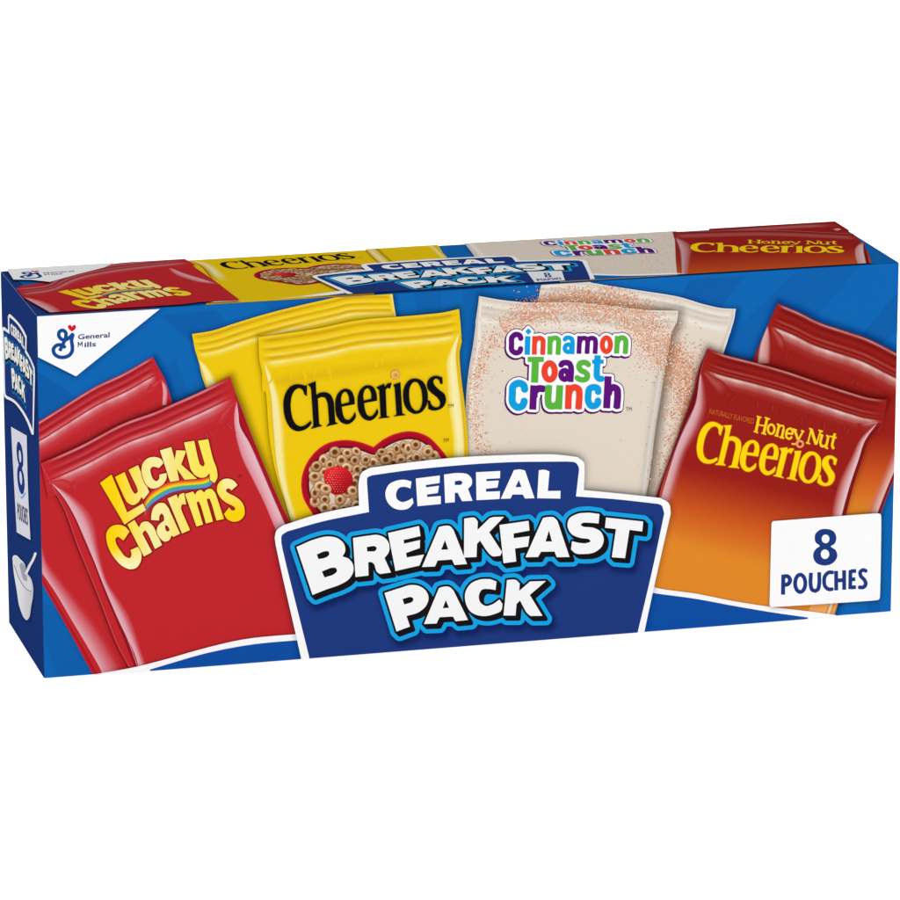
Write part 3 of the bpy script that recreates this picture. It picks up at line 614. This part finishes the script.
def pouch_beige_front(par):
    s = Sheet('front')
    out = loop('479,296! 500,299.7 530,302.5 560,302 590,303.3 646.7,310 678.3,310.8! 676.7,321.7 671.7,331.7 669,346.7 665,368 660,400 656,423 646.7,490 640,510! 520,500! 464,470! 465,430 466.5,390 469,368 473,345 475.8,323!', 0,0,1)
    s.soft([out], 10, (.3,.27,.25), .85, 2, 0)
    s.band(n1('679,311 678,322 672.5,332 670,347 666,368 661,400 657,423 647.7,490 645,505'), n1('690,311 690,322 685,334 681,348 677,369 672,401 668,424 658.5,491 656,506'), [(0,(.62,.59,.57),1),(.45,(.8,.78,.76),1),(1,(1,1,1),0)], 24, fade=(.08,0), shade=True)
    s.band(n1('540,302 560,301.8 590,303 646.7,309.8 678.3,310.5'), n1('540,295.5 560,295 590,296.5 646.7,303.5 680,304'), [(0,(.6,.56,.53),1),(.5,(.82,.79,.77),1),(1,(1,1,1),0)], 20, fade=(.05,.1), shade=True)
    s.fill([out], BEI)
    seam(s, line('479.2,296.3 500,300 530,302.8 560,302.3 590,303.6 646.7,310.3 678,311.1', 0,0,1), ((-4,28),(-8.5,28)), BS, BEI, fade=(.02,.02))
    s.band(line('479,296 475.8,323 473,345 469,368 466.5,390 465,430 464.5,460', 0,0,1), line('482,300 481,325 482,345 478,368 474,400 473,430 474,460', 0,0,1), [(0,(200,192,182),1),(.35,(214,205,194),1),(.6,(240,233,224),1),(1,BEI,0)], 20, BEI)
    s.band(line('671.7,331.7 669,346.7 665,368 660,400 656,423 646.7,490 644,505', 0,0,1), line('660,334 657,348 654,370 648,400 645,423 637,490 634,505', 0,0,1), [(0,(196,188,178),1),(.3,(220,212,202),1),(.55,(202,194,184),.8),(1,BEI,0)], 24, BEI, (.1,0))
    creases(s, 4, n1('484,326 520,330 560,332 600,334 664,340'), (.99,.05), (-.05,.99), 12, (244,236,226), (198,187,175), BEI)
    Fi = Field(455,270,745,520,1,4); Fi.poly([out]); Fi.poly([l1('539,300! 541,290 543.5,284! 590,282.5 648,291.7 735,309! 724,352! 700,380 655,500! 620,500!')])
    inside = lambda x, y: Fi.D[int(y-270), int(x-455)] < -.5 or (510 < x < 545 and 284 < y < 303)
    grit(s, (464,286), (708,492), 5, SWIRL, inside)
    s.fill(T_PURP, (88,26,104)); s.fill(T_WHITE, WHITE)
    for col, l in TOAST: s.fill(l, col)
    s.text('TM', (626,411), (631.8,411), (0,-3.8), (110,104,98))
    s.build('printed_pouch', par, 'printed beige pouch with multicoloured lettering in a swirl of cinnamon specks')
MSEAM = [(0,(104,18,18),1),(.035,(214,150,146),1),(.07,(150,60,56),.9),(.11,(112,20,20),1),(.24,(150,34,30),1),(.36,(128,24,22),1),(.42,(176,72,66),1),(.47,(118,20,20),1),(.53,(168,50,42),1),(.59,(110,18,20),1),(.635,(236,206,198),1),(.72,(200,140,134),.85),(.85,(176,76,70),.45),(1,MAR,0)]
def amber(y0, k=.25, x0=690):
    def f(x, y):
        t = (y-k*(x-x0)-y0)/82; t = max(0, min(1, t))
        return mixc(MAR, (202,86,34), t/.5) if t < .5 else mixc((202,86,34), (226,138,44), (t-.5)/.5)
    return f
def pouch_maroon_back(par):
    s = Sheet('front'); g = amber(430, .1, 850)
    out = loop('777.5,303.3! 800,312.5 816.7,321 843,330 866.7,338 896.7,353 905,357! 905,460! 894,478! 880,512! 838,604! 830,600! 740,400! 752.5,361.7! 760,343 767.5,326!', 0,0,1)
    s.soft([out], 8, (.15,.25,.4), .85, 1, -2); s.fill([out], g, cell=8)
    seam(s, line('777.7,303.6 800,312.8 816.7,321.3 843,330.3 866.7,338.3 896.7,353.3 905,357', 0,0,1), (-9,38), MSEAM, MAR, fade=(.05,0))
    s.band(line('105,215 60,320 40,440', 750,290,6), line('108,210 122,300 120,440', 750,290,6), [(0,(110,20,30),1),(.2,(222,176,176),1),(.7,(206,140,136),1),(1,MAR,0)], 16, MAR, (.1,0))
    s.band(line('125,225 165,330 200,380', 750,290,6), line('125,220 190,270 215,330', 750,290,6), [(0,MAR,0),(.5,(196,104,98),.6),(1,MAR,0)], 12, MAR, (.1,.3))
    s.band(line('905,80 850,200 800,320 740,450 690,580', 750,420,6), line('905,235 850,350 805,460 760,580', 750,420,6), [(0,MAR,0),(.3,(200,120,112),.7),(.9,(226,186,178),1),(1,(120,24,24),1)], 20, g)
    s.band(line('905,235 850,350 805,460 760,580', 750,420,6), line('905,275 870,345 820,465 778,580', 750,420,6), [(0,(110,20,24),1),(.8,(140,30,30),1),(1,(190,90,90),1)], 16, MAR)
    creases(s, 7, n1('775,345 810,358 850,375 885,390'), (.92,.38), (-.38,.92), 10, (206,120,112), (118,20,20), MAR)
    s.build('printed_pouch', par, 'plain printed dark red pouch behind the lettered dark red one')
def pouch_maroon_front(par):
    s = Sheet('front'); g = amber(466)
    out = loop('707.5,348.3! 723,354 756.7,362.7 783,370 821.7,383 853,393 866.7,397 887.5,399.7! 883,410 876.7,423 865,441.7 856.7,470 848,495 841.7,514! 838,604! 834,616! 640,590! 655,505! 660,490 673,453 685,420 693,395 698,373 704,358!', 0,0,1)
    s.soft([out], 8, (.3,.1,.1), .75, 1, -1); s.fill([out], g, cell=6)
    s.fill([[(812,603),(838,602),(832,617),(808,612)]], (240,166,92)); s.band([(830,600),(824,618)], [(836,600),(830,618)], [(0,(190,110,60),1),(.5,(250,216,160),1),(1,(180,100,60),1)], 4, (240,160,80))
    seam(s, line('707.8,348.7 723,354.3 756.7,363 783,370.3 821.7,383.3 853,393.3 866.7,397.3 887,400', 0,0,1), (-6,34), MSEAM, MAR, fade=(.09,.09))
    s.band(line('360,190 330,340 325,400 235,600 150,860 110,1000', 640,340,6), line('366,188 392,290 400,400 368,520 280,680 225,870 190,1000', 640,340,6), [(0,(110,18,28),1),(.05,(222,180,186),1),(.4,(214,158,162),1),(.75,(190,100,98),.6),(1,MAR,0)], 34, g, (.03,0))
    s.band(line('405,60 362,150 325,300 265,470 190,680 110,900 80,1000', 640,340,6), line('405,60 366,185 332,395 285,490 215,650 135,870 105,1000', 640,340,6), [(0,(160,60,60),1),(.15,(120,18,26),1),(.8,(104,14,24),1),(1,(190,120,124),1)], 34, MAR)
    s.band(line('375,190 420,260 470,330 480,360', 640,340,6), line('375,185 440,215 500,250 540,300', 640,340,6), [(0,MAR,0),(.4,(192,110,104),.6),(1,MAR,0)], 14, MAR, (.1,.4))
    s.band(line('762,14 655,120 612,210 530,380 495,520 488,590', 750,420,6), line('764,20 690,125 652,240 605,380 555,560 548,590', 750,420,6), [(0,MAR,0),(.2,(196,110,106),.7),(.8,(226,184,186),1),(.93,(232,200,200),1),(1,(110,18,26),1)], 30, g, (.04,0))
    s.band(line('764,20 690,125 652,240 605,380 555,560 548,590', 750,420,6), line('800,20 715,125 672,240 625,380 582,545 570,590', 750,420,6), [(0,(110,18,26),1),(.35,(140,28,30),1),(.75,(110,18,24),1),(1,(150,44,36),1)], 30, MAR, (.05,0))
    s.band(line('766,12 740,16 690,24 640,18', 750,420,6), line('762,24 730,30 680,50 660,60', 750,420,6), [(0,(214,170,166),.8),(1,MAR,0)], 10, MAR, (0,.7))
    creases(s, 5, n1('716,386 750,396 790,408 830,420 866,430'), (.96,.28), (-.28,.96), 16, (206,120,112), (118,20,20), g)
    HO = [[ap(HONEYMAP, l).tolist() for l in g_] for g_ in OAT]
    d1, = outline_of(HO, 0, 4, 0.3, (), [0.75]); s.fill(d1, (196,96,22))
    for l in HO: s.fill(l, (255,214,8))
    d2, = outline_of([l for _, l in HN], 0, 3, 0.25, (), [0.45]); s.fill(d2, (206,112,24))
    for _, l in HN: s.fill(l, (255,212,40))
    s.fill([ell(800,444,4.3,4.3), ell(800,444,1.7,1.7)], (226,124,84)); s.fill([ell(799.8,443.8,3.6,3.6,20), ell(800,444,2.5,2.5,20)], (242,160,120))
    s.text('NATURALLY FLAVORED', (709,413.5), (753.5,424), (1,-5.2), (206,96,44), 0.012)
    s.text('TM', (832,489), (836,490), (.4,-2.6), (120,24,20))
    s.build('printed_pouch', par, 'printed dark red pouch fading to orange with yellow lettering')

pouch_red_back(front); pouch_beige_back(front); pouch_yellow_back(front); pouch_maroon_back(front)
pouch_beige_front(front); pouch_yellow_front(front); pouch_red_front(front); pouch_maroon_front(front)

def ground_stripes(par):
    for k in (0, 1):
        s = Sheet('front')
        if k == 0:
            s.fill([loop('95,690! 97,674! 133,667.5 165,659.5 200,649.5 240,640 310,633! 310,690!', 0,0,1)], WHITE)
            s.fill([loop('150,690! 150,669.5! 175,662 201,654.5 245,645.5 312,639! 312,690!', 0,0,1)], STRIP)
        else:
            s.fill([loop('640,580! 654,587 698,594 733,601 768,606.5 810,611.5 836,615! 836,640! 640,640!', 0,0,1)], WHITE)
            s.fill([loop('640,590! 652.5,592.8 697,599 733,605.7 770,612 808,617.5! 800,650! 640,650!', 0,0,1)], STRIP)
        s.build('printed_swoosh', par, ('white and blue curved stripe left of the banner', 'white and blue curved stripe right of the banner')[k])
ground_stripes(front)
def count_label(par):
    s = Sheet('front')
    o = loop('771.5,523.5! 773,521.2 775,521! 878,513.4 880.5,514.2 881.2,516.5 879.9,597 879,599.3 877,600.2 772,607 770,606.3 769.5,604!', 0,0,1)
    s.soft([o], 5, (.3,.25,.3), .5, 1, 1); s.fill([o], WHITE); letters(s, EIGHT, NAVY)
    for _, l in POUCHES: s.fill(l, NAVY)
    s.build('count_label', par, 'white rounded label reading 8 pouches')
count_label(front)
def emblem_art(s, M=None, heartcol=(222,28,44), ink=(24,76,148), text=True):
    g = lambda l: ap(M, l).tolist() if M is not None else l
    for _, l in EMBLEM: s.fill([g(x) for x in l], ink)
    s.fill([g(loop('370,170! 360,155 345,150 330,158 330,175 345,198 370,216! 395,198 410,175 408,158 395,150 380,155', 35,310,10))], heartcol)
    def tx(b, o, r):
        u = (0.15,-4.9)
        if M is not None:
            o2, r2, t2 = ap(M, [o, r, (o[0]+u[0], o[1]+u[1])]); s.text(b, o2, r2, t2-o2, (74,86,124), .022)
        else: s.text(b, o, r, u, (44,64,114), .022)
    tx('General', (77.9,339.4), (109.6,337.2)); tx('ills', (84.4,347.2), (96,346.2))
    F = Field(76,340,86,350,.1,2); F.stroke(line('434,372! 432,322! 452,352! 470,318! 474,368!',35,310,10),.95); s.fill([g(x) for x in F.contour(0)], (44,64,114))
def maker_emblem(par):
    s = Sheet('front')
    o = [(34,300),(170,296),(160.8,308.2),(76,376.3),(28,352)]
    s.soft([o], 4, (.2,.3,.5), .5, .5, 1.5); s.fill([o], WHITE); emblem_art(s)
    s.build('maker_emblem', par, 'white corner with a blue script letter and small red heart')
maker_emblem(front)
BAN_OUT = loop('301,680! 301,657.5! 274.7,537.8 276.5,530.5 283,525.3! 321,513.4 359,505.6! 358.8,481.6 361.5,473 370,467.8! 406.7,462.8 455.6,457.6 509,455 557.8,454.6 577.4,457! 583.5,462 584.7,471.8! 583.8,490! 631,494.7 660.5,498! 669,503.5 670.8,513.4! 664,542.7 653,591.6 644.6,631 638,665!', 0,0,1)
BAN_IN = loop('312,680! 309,656.5! 281.3,542.7 281.8,535.5 287,531.5! 321,521.8 369,512! 367,482.8! 367.5,477.5 372,475.3! 406.7,470.4 480,463.7 509,462.2 567.6,461.5! 576,463 579,468.5 578.7,473! 576,496.4! 620,499.6 650.7,503! 661.5,505.5 664.3,513.4! 653,567 638,631 630,665!', 0,0,1)
def banner_art(s, soft=True):
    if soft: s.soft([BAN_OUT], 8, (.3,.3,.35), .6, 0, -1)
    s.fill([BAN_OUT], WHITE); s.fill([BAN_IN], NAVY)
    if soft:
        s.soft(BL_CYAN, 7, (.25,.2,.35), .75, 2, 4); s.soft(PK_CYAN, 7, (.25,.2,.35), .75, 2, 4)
    s.fill(BL_CYAN, CYAN); s.fill(PK_CYAN, CYAN); s.fill(BL_BLACK, BLACK); s.fill(PK_BLACK, BLACK)
    letters(s, BREAK, (247,247,248)); letters(s, PACK, (247,247,248)); letters(s, CEREAL, WHITE)
s = Sheet('front'); banner_art(s); s.build('title_banner', front, 'navy title banner with white and cyan lettering')

# ------------------------------------------------------------------ top face: the same artwork, laid out again across the lid
M_L = fit([((100,483),(58.3,291.7)),((208,439.2),(146.9,279.8)),((245,508),(190.8,292.5)),((130,569),(98.3,308.7)),((106,540),(71.7,303.3))])
M_O = fit([((284,405),(219,265.8)),((297.5,431),(233,270)),((445.8,400),(351.7,257.5)),((436,376),(343,253.3)),((415,413.5),(326.7,260.3)),((311.2,383.2),(245,260)),
 ((301.7,478),(257.5,275.8)),((410,431),(340,263.3)),((373.5,447),(305,267.5))])
M_B = fit([((301,657),(351.7,295.5)),((277,531),(311.7,276.7)),((359,506),(370,270)),((361,472),(360,265.3)),((584,463),(513,255.8)),((583.5,490),(516.7,260.8)),((669,503),(585,260)),
 ((644.6,631),(590.8,280.8)),((296.5,547),(328.3,276.7)),((542.5,616),(521.7,281.7)),((643,522),(573,264)),((385.5,493),(381,266.7)),((560,498),(504,262)),((384.5,593),(400,281.7)),((396.5,631.5),(414,289))], True)
M_T = fit([((509,346),(545.8,244)),((628,345),(648,240)),((514,400),(559,254)),((620,408),(655.8,252.5))])
M_H = fit([((696.8,444),(694,247.5)),((705,461.5),(700,252.5)),((836,466),(845.8,250)),((824,487.5),(833,253)),((830.5,457),(836.7,244)),((758,417),(748.3,240)),((835,434),(831.7,241.7)),((805.5,483.5),(815,253))])
M_G = fit([((51.5,351),(19.5,276.2)),((74,340),(41,275)),((72,325),(34,270.5)),((109.6,337),(74,271)),((60,359),(30,279))])
def top_pouches(par):
    s = Sheet('top')
    s.fill([l1('20,286! 50,281.5! 130,255! 190,245! 190,300! 90,320! 55,315! 28,302!')], RED)
    s.build('printed_pouch', par, 'printed red pouch at the left end of the lid')
    s = Sheet('top')
    s.fill([l1('130,262! 186,257! 190,240! 350,235! 385,262! 372,300! 200,320! 215,281!')], YEL)
    s.band(n1('187,260 200,266 213,281'), n1('192,259.5 215,266 230,281'), [(0,(150,26,36),1),(.12,(200,160,20),1),(.5,(246,234,170),1),(1,YEL,0)], 10, YEL, (.2,.2))
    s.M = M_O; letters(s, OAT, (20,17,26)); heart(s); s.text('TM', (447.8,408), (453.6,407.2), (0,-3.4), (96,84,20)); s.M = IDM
    s.build('printed_pouch', par, 'printed yellow pouch on the lid with black lettering and a heart bowl')
    s = Sheet('top')
    s.fill([l1('366,240! 432,235! 446,258! 372,266! 383,262!')], YEL)
    s.band(n1('364,248 376,260 384,266'), n1('378,247 390,258 398,265'), [(0,(190,150,20),.3),(.3,(244,230,170),1),(.65,(230,200,90),.7),(.8,(170,135,20),1),(1,YEL,0)], 8, YEL)
    s.band(n1('421,242 432,250 440,258'), n1('431,242 440,250 448,258'), [(0,YEL,0),(.5,(246,228,140),1),(1,(206,170,40),1)], 8, YEL)
    s.build('printed_pouch', par, 'corner of a printed yellow pouch behind the lid banner')
    s = Sheet('top')
    s.fill([l1('462,240! 676,224! 680,275! 592,284! 560,284! 560,266! 517,262! 475,257!')], BEI)
    s.band(n1('464,243 476,257'), n1('474,242 488,257'), [(0,(206,198,188),1),(.6,(240,232,224),1),(1,BEI,0)], 6, BEI)
    rr = random.Random(9); V, C, F = [], [], []
    y = 228.0
    while y < 282:
        x = 530.0
        while x < 672:
            if rr.random() < (.3 if x > 640 or y < 243 else .06):
                z = rr.uniform(.4,.9); b = len(V); V += [(x,y),(x+z,y),(x+z,y+z*.6),(x,y+z*.6)]; C += [rr.choice([(232,170,130),(240,196,160),(250,240,228),(222,150,104)])]*4; F.append([b,b+1,b+2,b+3])
            x += 1.2
        y += .9
    s.emit(V, C, F)
    g = lambda L: [ap(M_T, l).tolist() for l in L]
    s.fill(g(T_PURP), (88,26,104)); s.fill(g(T_WHITE), WHITE)
    for col, l in TOAST: s.fill(g(l), col)
    s.build('printed_pouch', par, 'printed beige pouch on the lid with multicoloured lettering')
    s = Sheet('top')
    s.fill([l1('708,233! 710,226! 860,215! 845,236! 710,240!')], (150,32,32)); s.band(n1('706,231 760,226.5 836,222'), n1('706,235 760,231 840,227'), [(0,(120,22,26),1),(.5,(190,90,90),1),(1,(150,32,32),0)], 12, (150,32,32), (.1,.2))
    s.band(n1('832,229 836,228 838,228'), n1('838,231 841,230 842,229.5'), [(0,(150,32,32),0),(.6,(220,180,180),1),(1,(130,30,34),1)], 4, (150,32,32))
    s.build('printed_pouch', par, 'strip of a printed dark red pouch along the back edge of the lid')
    s = Sheet('top'); am = lambda x, y: mixc(MAR, (200,84,34), max(0, min(1, (y+.05*(x-700)-254)/19)))
    o = l1('672.5,231.8! 700,231 760,229.8 853,233.5! 862,243! 869,254! 873,268! 870,272! 678,280! 676,262! 675,240!')
    s.fill([o], am, cell=5)
    s.band(n1('673,232 700,231.2 760,230 853,233.7'), n1('676,239 700,238 760,236.5 858,240'), [(0,(210,140,140),.8),(.1,(124,20,24),1),(.3,(150,40,38),1),(.45,(170,80,76),.9),(.7,(190,110,106),.6),(1,MAR,0)], 24, MAR, (.03,.05))
    s.band(n1('675,237 678,246 680.5,262 681,277'), n1('677,237 692,246 690,262 688,277'), [(0,(110,18,24),1),(.2,(214,160,164),1),(.6,(196,128,132),.9),(1,MAR,0)], 16, am, (.1,0))
    s.band(n1('862,242 855,248 855,258 858,266'), n1('864,242 866,250 868,258 869.5,266'), [(0,MAR,0),(.15,(214,160,160),.9),(.7,(226,192,190),1),(.8,(120,20,28),1),(1,(130,24,30),1)], 12, am, (.15,0))
    HO = [[ap(M_H @ HONEYMAP, l).tolist() for l in g_] for g_ in OAT]
    for l in HO: s.fill(l, (252,208,20))
    for _, l in HN: s.fill([ap(M_H, x).tolist() for x in l], (250,200,50))
    s.build('printed_pouch', par, 'printed dark red pouch on the lid with yellow lettering')
    s = Sheet('top')
    o = l1('14,291! 16,288! 50,283.5 60,276 80,270 108,264.5 140,261 182,257! 187,262! 215,281! 240,300! 200,302! 60,320! 47,311 28,300 23,297!')
    s.fill([o], RED)
    s.band(n1('15,288.4 50,283.7 60,276.3 80,270.2 108,264.8 140,261.3 182,257.3'), n1('24,298 60,291 85,281 120,274 150,270 176,267 196,265'), [(0,(160,36,44),1),(.12,(206,110,116),1),(.25,(150,26,34),1),(.4,(196,96,100),.9),(.52,(150,26,34),1),(.62,(206,130,132),.9),(.8,(190,70,74),.5),(1,RED,0)], 30, RED, (.05,.1))
    s.band(n1('23,297 28,300 47,311 56,316'), n1('30,298 46,302 58,308 66,315'), [(0,(150,26,36),1),(.15,(224,176,176),1),(.6,(214,140,142),.9),(1,RED,0)], 12, RED, (.1,0))
    s.band(n1('168,268 174,274 186,279 200,283'), n1('170,267.5 184,273 204,279 222,285'), [(0,RED,0),(.4,(220,150,158),.9),(.8,(224,166,172),1),(1,(150,24,36),1)], 12, RED, (.1,.2))
    Lg = [[ap(M_L, l).tolist() for l in g_] for g_ in LUCKY+CHARMS]
    dk = [ap(M_L, l).tolist() for l in outline_of(LUCKY+CHARMS, 0, 5, 0.3, (), [1.0])[0]]; s.fill(dk, (140,26,20))
    s.M = M_L
    s.band(line('-170,340! -140,290 -100,235 0,163 100,122 250,102 400,90 480,70', 160,470,10), line('-150,470! -125,410 -90,365 0,300 100,245 250,210 400,196 500,175', 160,470,10), [(0,(222,70,62),1),(.3,(246,180,30),1),(.5,(160,200,60),1),(.7,(60,150,190),1),(1,(110,70,110),1)], 24, RED, (.12,.05))
    s.M = IDM
    for gl in Lg: s.fill(gl, lambda x, y: mixc((250,208,14), (251,236,140), max(0, min(1, (x-75)/35))) if x < 170 else (250,216,50))
    s.build('printed_pouch', par, 'printed red pouch on the lid with yellow lettering')
top_pouches(top)
s = Sheet('top'); s.fill([l1('175,309! 215,301.5! 262,299.5! 300,296.5! 345,290! 352,292! 352,310! 175,320!')], WHITE); s.fill([l1('185,310! 215,304! 262,302! 300,299! 348,292.5! 354,310! 185,325!')], BLUE)
s.build('printed_swoosh', top, 'thin stripe along the lid edge left of the banner')
s = Sheet('top'); s.fill([l1('589,279! 592,273.6! 625,274.5 676,273 690,274! 690,285! 589,290!')], WHITE); s.fill([l1('589,290! 592,275! 625,275.8 676,274.4 692,274.5! 692,290!')], BLUE)
s.build('printed_swoosh', top, 'thin stripe along the lid edge right of the banner')
s = Sheet('top'); s.fill([[(-4,262),(6,268),(13.5,279.5),(30,279.7),(50,281.8),(78,274),(104,267.5),(125,258),(125,250),(0,250)]], WHITE); emblem_art(s, M_G)
s.build('maker_emblem', top, 'white corner of the lid with a blue script letter and red heart')
s = Sheet('top', M_B); banner_art(s, False); s.M = IDM
s.fill([[(526.7,271.7),(561.7,270.8),(565,280.4),(535,282.6)]], (240,240,244))
ms = fit([((771.5,521.5),(526.7,271.7)),((881,513.5),(561.7,270.8)),((879.7,599.5),(565,280.4)),((769.5,606.5),(535,282.6))], True)
for ls in EIGHT: s.fill([ap(ms, l).tolist() for l in ls], NAVY)
for _, l in POUCHES: s.fill([ap(ms, x).tolist() for x in l], NAVY)
s.build('title_banner', top, 'navy title banner squeezed onto the lid with a small white count label')

# ------------------------------------------------------------------ end face
M_E = fit([((277,531),(2.4,327.8)),((359,506),(8.3,330.5)),((361,470),(9,315.5)),((581,458),(25.5,333)),((584,490),(26,351)),((667,500),(34.4,366.7)),
 ((296.5,547),(3.3,337.8)),((625,558),(31,386)),((542.5,616),(23.9,398.9)),((396.5,631.5),(13.9,390)),((384.5,593),(11.7,371)),((312.5,595),(6,359))], True)
def end_banner(par):
    s = Sheet('end')
    o = l1('2.2,327.9! 3.5,326.9 8.1,330.2! 7.9,316! 9.2,314.2 17,321 23,329 26.7,336.5! 26.4,350.5! 31,359 34.6,367.5! 34.9,375 33.6,434.8! 32,434.5 27,422 20.5,410.5 13,402 6.5,398.8! 4.2,396.5 2.6,350!')
    i = l1('3.3,330.6! 4,330.4 9.5,334! 9.2,317.6! 10,317.5 17,324 22,331.5 25.2,338.2! 25,352.5! 29.5,359.5 33.2,369! 33.2,376 32.5,429.5! 28,419 21,407.5 13.5,399.5 7,396! 5.6,394.5 4.2,350!')
    s.soft([o], 3, (.3,.3,.35), .6, 1, 2, step=1); s.fill([o], (246,246,250)); s.fill([i], NAVY)
    s.M = M_E; s.fill(BL_CYAN, (24,120,180)); s.fill(PK_CYAN, (24,120,180)); s.fill(BL_BLACK, BLACK); s.fill(PK_BLACK, BLACK)
    for L in (BREAK, PACK, CEREAL): letters(s, L, (247,247,240))
    s.build('title_banner', par, 'navy title banner standing on the end panel')
end_banner(end)
s = Sheet('end'); o = [(11,426.7),(26.7,435.6),(27.5,475),(28.6,505),(30.4,540),(16.7,532.2),(14.4,490),(12.2,450)]
s.soft([o], 3, (.3,.3,.4), .5, .5, 2, step=1); s.fill([o], (226,226,236))
s.fill([ell(21,462,5.2,19.5,36,-.04), ell(20,458,1.6,6.5,20), ell(21,476,1.6,7,20)], (210,224,240)) if False else None
s.band(n1('17.5,490 21,497 25,492'), n1('18.5,493.5 22,499.5 26,494'), [(0,(120,190,220),.5),(.5,(50,150,200),1),(1,(210,225,240),.4)], 10, (236,238,246))
m8 = fit([((813,553),(16.9,475)),((837,553),(24.2,481)),((826,528.8),(19.6,441)),((823.5,565.6),(21.2,491.5))]); 
for ls in EIGHT: s.fill([ap(m8, l).tolist() for l in ls], NAVY)
mp = fit([((781,594.5),(17.6,518)),((867,588),(27.8,526)),((781.5,574.6),(17.1,503)),((866,568.5),(27.4,508.5))])
for _, l in POUCHES: s.fill([ap(mp, x).tolist() for x in l], (70,70,104))
s.build('count_label', end, 'tall white label on the end panel reading 8 pouches')
def bowl(par):
    s = Sheet('end'); k = (0,540,9)
    o = loop('112,165! 120,142 145,138 180,170 215,205 245,300 275,340 298,420 297,500 280,600 262,700 240,722 215,700 175,600 150,450 122,280', *k)
    s.soft([o], 3, (.3,.3,.35), .6, .4, 1.6, step=1)
    s.fill([o], lambda x, y: mixc((236,236,240), (200,200,208), max(0, min(1, (x-20)/14))), cell=2)
    s.fill([loop('122,165! 140,150 180,185 212,220 243,315 268,350 282,420 280,455 250,450 200,390 150,290 128,220', *k)], (226,226,230))
    s.fill([loop('180,215 200,205 225,245 240,310 238,370 215,360 190,290', *k)], (168,168,178))
    g = Field(10,560,36,600,.2,2); g.stroke(line('130,230 160,320 200,395 245,448 280,462', *k), .55, caps=True); s.fill(g.contour(0), (84,86,96))
    g = Field(10,540,42,600,.2,2); g.stroke(line('318,122 300,170 262,240 235,300', *k), 2.6, caps=True); s.fill(g.contour(0), (238,238,240))
    g = Field(10,540,42,600,.2,2); g.stroke(line('309,120 292,165 254,232 228,290', *k), .5, caps=True); s.fill(g.contour(0), (206,208,214))
    s.build('printed_bowl', par, 'printed pale bowl with a spoon leaning in it')
bowl(end)
print('LAYERS', {k: round(v*1000, 3) for k, v in HGT.items()})

# ------------------------------------------------------------------ white sweep (glow added so the ground stays shadowless white) and lamps
def sweep():
    m = bpy.data.materials.new('white_added_glow'); m.use_nodes = True; b = m.node_tree.nodes['Principled BSDF']
    b.inputs['Base Color'].default_value = (.8,.8,.8,1); b.inputs['Roughness'].default_value = .6; b.inputs['Specular IOR Level'].default_value = 0.1
    b.inputs['Emission Color'].default_value = (1,1,1,1); b.inputs['Emission Strength'].default_value = SWEEP_E
    prof = [(-2.6, 0)]+[(1.2, 0)]+[(1.2+.6*math.sin(a), .6-.6*math.cos(a)) for a in [i*math.pi/32 for i in range(1, 17)]]+[(1.8, 2.6)]
    V, F = [], []
    for y, z in prof: V += [(-2.4, y, z-.0004), (2.4, y, z-.0004)]
    for i in range(len(prof)-1): F.append((2*i, 2*i+1, 2*i+3, 2*i+2))
    me = bpy.data.meshes.new('backdrop'); me.from_pydata(V, [], F); me.materials.append(m)
    for p in me.polygons: p.use_smooth = True
    o = bpy.data.objects.new('backdrop', me); COL.objects.link(o); o['kind'] = 'structure'
SWEEP_E, WORLD_E, LAMP_E = 0.8, 0.44, 23.0
sweep()
w = bpy.data.worlds.new('World'); S.world = w; w.use_nodes = True
w.node_tree.nodes['Background'].inputs['Color'].default_value = (1,1,1,1); w.node_tree.nodes['Background'].inputs['Strength'].default_value = WORLD_E
def softbox(name, loc, target, size, power):
    l = bpy.data.lights.new(name, 'AREA'); l.shape = 'RECTANGLE'; l.size = size[0]; l.size_y = size[1]; l.energy = power
    o = bpy.data.objects.new(name, l); COL.objects.link(o); o.location = loc
    o.rotation_euler = (Vector(target)-Vector(loc)).to_track_quat('-Z', 'Y').to_euler()
softbox('softbox_lamp', (0.4, -2.1, 1.5), (0, 0, .08), (1.0, 0.8), LAMP_E)
S.view_settings.view_transform = 'Standard'; S.view_settings.look = 'None'; S.view_settings.exposure = 0; S.view_settings.gamma = 1
S.cycles.transparent_max_bounces = 48
